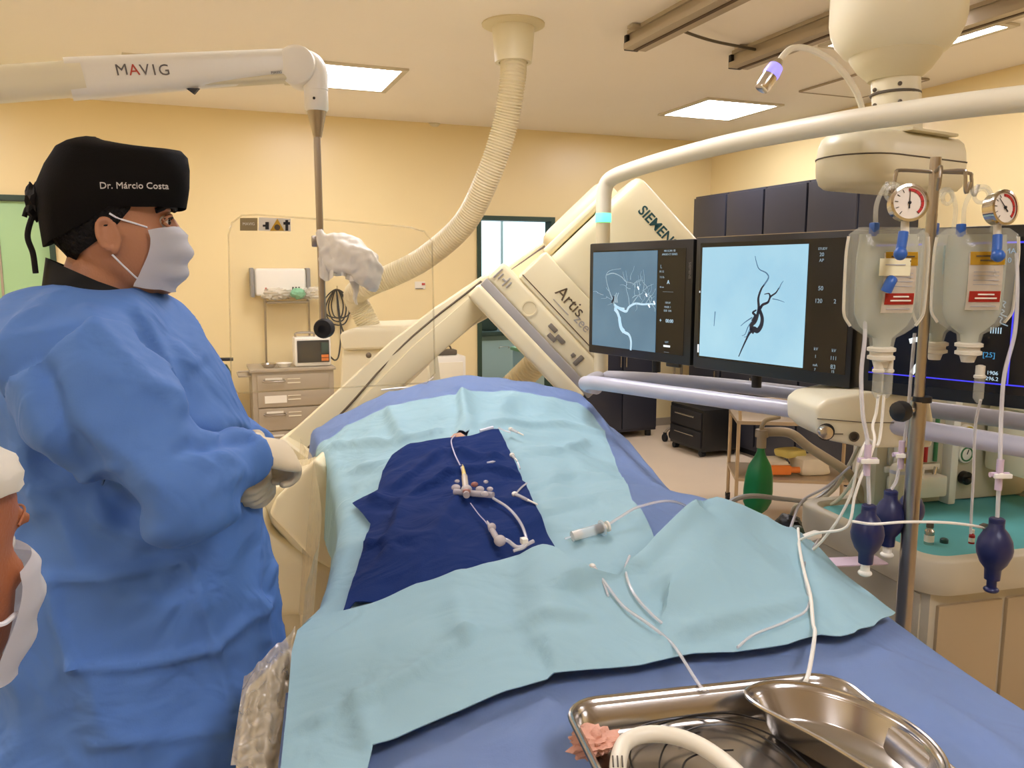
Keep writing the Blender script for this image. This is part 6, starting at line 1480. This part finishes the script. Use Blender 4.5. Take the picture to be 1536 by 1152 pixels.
# lead collar round the neck, tilted forward
b = MB(); rows = []
for k in range(9):
    q = k / 8; row = []
    for i in range(40):
        a = 2 * math.pi * i / 40; c, s = math.cos(a), math.sin(a)
        zt = -.030 - .078 * (c + 1) / 2 - .006 ; zb = -.090 - .055 * (c + 1) / 2
        x = -.024 + (.078 + .006 * q) * c + .018 * max(0, c) ; y = (.073 + .012 * q) * s
        row.append(Vector((x - .004 * q, y, zt * (1 - q) + zb * q)))
    rows.append(row)
b.loft(rows, caps=False); bmesh.ops.solidify(b.bm, geom=b.bm.faces[:], thickness=.007); obj('lead_collar', place(b, HM), 'collar_black', doc)
b = MB().tube([Vector((-.04 + .085 * math.cos(a), .085 * math.sin(a), -.098 - .035 * (math.cos(a) + 1) / 2)) for a in [2 * math.pi * i / 16 for i in range(16)]], .007, 8, 3, True); obj('undershirt', place(b, HM), 'white', doc)
# gown
g = MB()
TR = [(432, 66, 200, 1.46, .075), (446, 34, 228, 1.46, .12), (468, 4, 250, 1.46, .17), (498, -12, 268, 1.46, .195), (530, -16, 292, 1.46, .21), (580, -10, 322, 1.46, .21), (640, 0, 350, 1.46, .21), (700, 12, 366, 1.46, .205), (770, 24, 380, 1.46, .205), (850, 34, 394, 1.46, .21), (930, 34, 406, 1.46, .22), (1010, 22, 422, 1.46, .235), (1100, 8, 436, 1.46, .25), (1250, -20, 450, 1.46, .27), (1420, -40, 462, 1.46, .28), (1560, -45, 462, 1.46, .28)]
g.loft(loftpx(TR))
def sleeve(a, c, w_, r0, r1, r2):
    p = [a, a.lerp(c, .33), a.lerp(c, .7), c, c.lerp(w_, .35), c.lerp(w_, .7), w_]
    rr_ = [r0 * .9, r0 * .92, r1 * 1.08, r1, r1 * .95, r2 * 1.1, r2]
    g.tube(p, lambda k: interp([i / 6 for i in range(7)], rr_, k), 22, 6)
sleeve(shR, elR, wrR, .118, .078, .043); sleeve(shL, elL, wrL, .11, .078, .042)
g.ball(Q(105, 535, 1.32), (.12, .12, .085)); g.ball(Q(215, 540, 1.60), (.11, .115, .08))
gb = remesh(g, .0078, 8)
dirs = None
for v in gb.verts:
    p = v.co; lat = p.dot(RT); fw = p.dot(FW); z = p.z
    n1 = noise.noise(Vector((lat * 6, fw * 6, z * 1.6 + 3))) * .012
    n2 = (1 - abs(noise.noise(Vector((lat * 5 + z * 4, fw * 5, z * 4.5 - lat * 3))) * 2)) * .016
    n3 = (1 - abs(noise.noise(Vector((lat * 11 - z * 8, fw * 9, z * 7 + lat * 5 + 5))) * 2)) * .007
    k = 1. if z > .7 else .8
    v.co += v.normal * (n1 + n2 + n3 - .010) * k
# crisp packing folds and strain folds on the camera side
CR = [([(75, 868), (150, 866), (280, 838)], .008, .010), ([(110, 1002), (200, 1000), (320, 972), (400, 905)], .009, .010), ([(285, 845), (305, 910), (325, 975), (345, 1060)], .007, .009), ([(75, 870), (85, 930), (110, 1000)], .007, .009), ([(140, 1115), (250, 1105), (340, 1095)], .008, .012), ([(60, 735), (130, 722), (170, 700)], .007, .010), ([(65, 560), (90, 640), (150, 720), (190, 770)], -.016, .022), ([(130, 470), (180, 530), (255, 600), (280, 670)], .007, .014), ([(205, 470), (245, 540), (265, 610)], .010, .014), ([(265, 520), (290, 545), (300, 535)], .007, .010), ([(275, 672), (320, 665), (370, 655)], -.012, .012), ([(300, 690), (330, 705), (318, 735)], .006, .010), ([(330, 680), (360, 700), (340, 725)], .006, .009), ([(155, 780), (200, 800), (270, 810), (350, 770)], .008, .016), ([(50, 600), (40, 680), (60, 760)], .010, .02), ([(385, 900), (395, 960)], .010, .012)]
CW = [([Q(x, y, 1.24) for x, y in l], a_, w_) for l, a_, w_ in CR]
gb.normal_update()
inv = []
for v in gb.verts:
    if v.normal.dot(FW) > .25: continue
    rel = v.co - CAM; f_ = rel.dot(FW); la = rel.dot(RT) / f_ * 1.24; zz = CAMH + rel.z / f_ * 1.24; q = Vector((la, zz))
    ex = 0
    for l, a_, w_ in CW:
        d_ = min(seg_d((la, zz), (s0.dot(RT), s0.z), (s1_.dot(RT), s1_.z)) for s0, s1_ in zip(l, l[1:])); 
        if d_ < 3 * w_: ex += 1.25 * a_ * math.exp(-(d_ / w_) ** 2)
    inv.append((v, v.normal * ex))
for v, dv in inv: v.co += dv
obj('gown', gb, 'gown_blue', doc, ang=80)
# gloves
b = MB(); fd = (wrR - elR).normalized(); fl = (wrL - elL).normalized()
hand(b, wrR + fd * .010, (RT * .50 + FW * .75 + UP * -.30), -RT * .5 - UP * .6 + FW * .1, 1, 1.25, 1.0)
obj('glove', remesh(b, .0042, 2), 'glove', doc, label='beige gloved near hand', ang=80)
b = MB(); hand(b, wrL + fl * .010, (RT * .35 - FW * .55 - UP * .55), -RT * .6 - UP * .2 - FW * .3, -1, 1.25, .97)
obj('glove', remesh(b, .0042, 2), 'glove', doc, label='beige gloved far hand', ang=80)
for s in (-1, 1):
    fp = pel + hy * s * .10 - UP * .95; obj('trouser_leg', MB().tube([fp + UP * .42, fp + UP * .06], .062, 18, 0), 'trousers', doc)
    obj('shoe', MB().loft([[fp + hx * x + hy * (w_ * math.cos(a)) + UP * (.0 + h_ * max(0, math.sin(a))) for a in [2 * math.pi * i / 20 for i in range(20)]] for x, w_, h_ in ((-.09, .02, .05), (-.07, .036, .075), (0, .042, .085), (.08, .048, .055), (.15, .046, .04), (.19, .02, .02))]), 'shoe', doc)
# ---------------- second person at the lower left edge
P2 = .66
h2x = (RT * .27 + FW * .96).normalized(); h2y = UP.cross(h2x); hc2 = Q(-168, 892, P2)
H2 = Matrix(((h2x.x, h2y.x, 0, hc2.x), (h2x.y, h2y.y, 0, hc2.y), (0, 0, 1, hc2.z), (0, 0, 0, 1))) @ Matrix.Rotation(R(4), 4, 'Y') @ Matrix.Scale(1.08, 4)
p2 = thing('person', 'person in a white mask cropped by the left edge, only cheek and mask showing', 'person', Vector((hc2.x, hc2.y, 0)))
b = place(head_bm(), H2); b.tube([H2 @ Vector(p) for p in ((-.015, 0, -.04), (-.03, 0, -.09), (-.05, 0, -.14), (-.06, 0, -.2))], lambda k: .056 + .012 * k, 20, 4)
pz = Vector((hc2.x, hc2.y, 0)) - h2x * .06
hh = hc2.z - .165
b.loft([ell(pz + UP * hh * z, h2x * a_, h2y * w_, 24) for z, a_, w_ in ((.48, .07, .12), (.60, .10, .15), (.75, .10, .15), (.9, .105, .16), (.98, .085, .17), (1.03, .06, .09), (1.06, .05, .06))])
for s in (-1, 1):
    b.tube([pz + h2y * s * .08 + UP * hh * .55, pz + h2y * s * .09 + UP * hh * .28, pz + h2y * s * .09 + UP * .08], lambda k: .08 - .035 * k, 14, 4)
    a_ = pz + h2y * s * .17 + UP * hh * .96; b.tube([a_, a_ - UP * .26 + h2y * s * .03, a_ - UP * .40 + h2x * .18 - h2y * s * .04], lambda k: .045 - .016 * k, 12, 4)
    w_ = a_ - UP * .40 + h2x * .18 - h2y * s * .04; hand(b, w_, h2x - UP * .3, -UP, s, .5)
    ear(b, H2, s)
obj('body', remesh(b, .0062, 3), 'skin_dark', p2, ang=80)
for s in (-1, 1):
    c = Vector((.0735, s * .031, .026)); e_ = obj('eye', place(MB().ball(c, .0125, None, 16), H2), 'eye_white', p2); obj('iris', place(MB().ball(c + Vector((.0085, 0, 0)), .006, None, 12), H2), 'iris', e_)
    obj('eyebrow', place(MB().tube([(.070, s * .056, .044), (.086, s * .046, .053), (.095, s * .032, .055), (.098, s * .016, .051)], .0012, 8), H2), 'skin_dark', p2)
m2 = obj('face_mask', mask_bm(H2), 'mask_white', p2, ang=60)
for s in (-1, 1): obj('ear_loop', place(MB().tube([(.062, s * .060, -.030), (.035, s * .074, -.028), (.012, s * .079, -.015), (.000, s * .082, .02)], .0022, 6).tube([(.048, s * .052, -.084), (.030, s * .066, -.066), (.012, s * .075, -.046), (.0, s * .080, -.032)], .0016, 6), H2), 'mask_white', m2)
mk('cap_white', '#dcd6c6', .7, bump=.4, bscale=60, bdist=.004)
b = MB(); b.loft(shell(lambda a: .078 - .045 * max(0, -math.cos(a)), .135, 0, 2 * math.pi, lambda a, k: .007 + .007 * math.sin(math.pi * min(1, k * 1.2)) + .006 * noise.noise(Vector((math.cos(a) * 5, math.sin(a) * 5, k * 5))), 14, 48), caps=False, closed=False)
b.loft(shell(.134, .1379, 0, 2 * math.pi, .007, 2, 48), caps=False, closed=False); b.ball((-.010, 0, .138), (.050, .045, .012), None, 20)
obj('cap', place(b, H2), 'cap_white', p2, ang=80)
b = MB(); b.loft([ell(pz + UP * hh * z, h2x * a_, h2y * w_, 30) for z, a_, w_ in ((.2, .19, .26), (.4, .17, .235), (.6, .15, .21), (.8, .14, .21), (.93, .135, .22), (.99, .105, .19), (1.03, .075, .10))])
for s in (-1, 1):
    a_ = pz + h2y * s * .17 + UP * hh * .95; b.tube([a_, a_ - UP * .26 + h2y * s * .03, a_ - UP * .40 + h2x * .16 - h2y * s * .03], lambda k: .075 - .025 * k, 14, 4)
gb = remesh(b, .011, 4)
for v in gb.verts: v.co += v.normal * .012 * noise.noise(v.co * 7)
obj('gown', gb, 'gown_blue', p2, ang=80)
for s in (-1, 1): 
    fp = pz + h2y * s * .09; obj('shoe', MB().loft([[fp + h2x * x + h2y * (w_ * math.cos(a)) + UP * (h_ * max(0, math.sin(a))) for a in [2 * math.pi * i / 20 for i in range(20)]] for x, w_, h_ in ((-.09, .02, .05), (-.07, .036, .075), (0, .042, .085), (.08, .048, .055), (.15, .046, .04), (.19, .02, .02))]), 'shoe', p2)
# ------------------------------------------------------------------ camera, world, view
cam = bpy.data.cameras.new('camera'); co = bpy.data.objects.new('camera', cam); COL.objects.link(co)
cam.sensor_width = 36; cam.lens = 36 * FPX / 1536; cam.clip_start = .02; cam.clip_end = 60
co.location = (0, 0, CAMH); co.rotation_euler = (math.pi / 2 - PITCH, 0, -YAW)
sc = bpy.context.scene; sc.camera = co
w = bpy.data.worlds.new('world'); sc.world = w; w.use_nodes = True
w.node_tree.nodes['Background'].inputs['Color'].default_value = rgb('#fff0d8'); w.node_tree.nodes['Background'].inputs['Strength'].default_value = .3
vs = sc.view_settings; vs.view_transform = 'Standard'; vs.look = 'None'; vs.gamma = 1; vs.exposure = .9; vs.use_curve_mapping = False
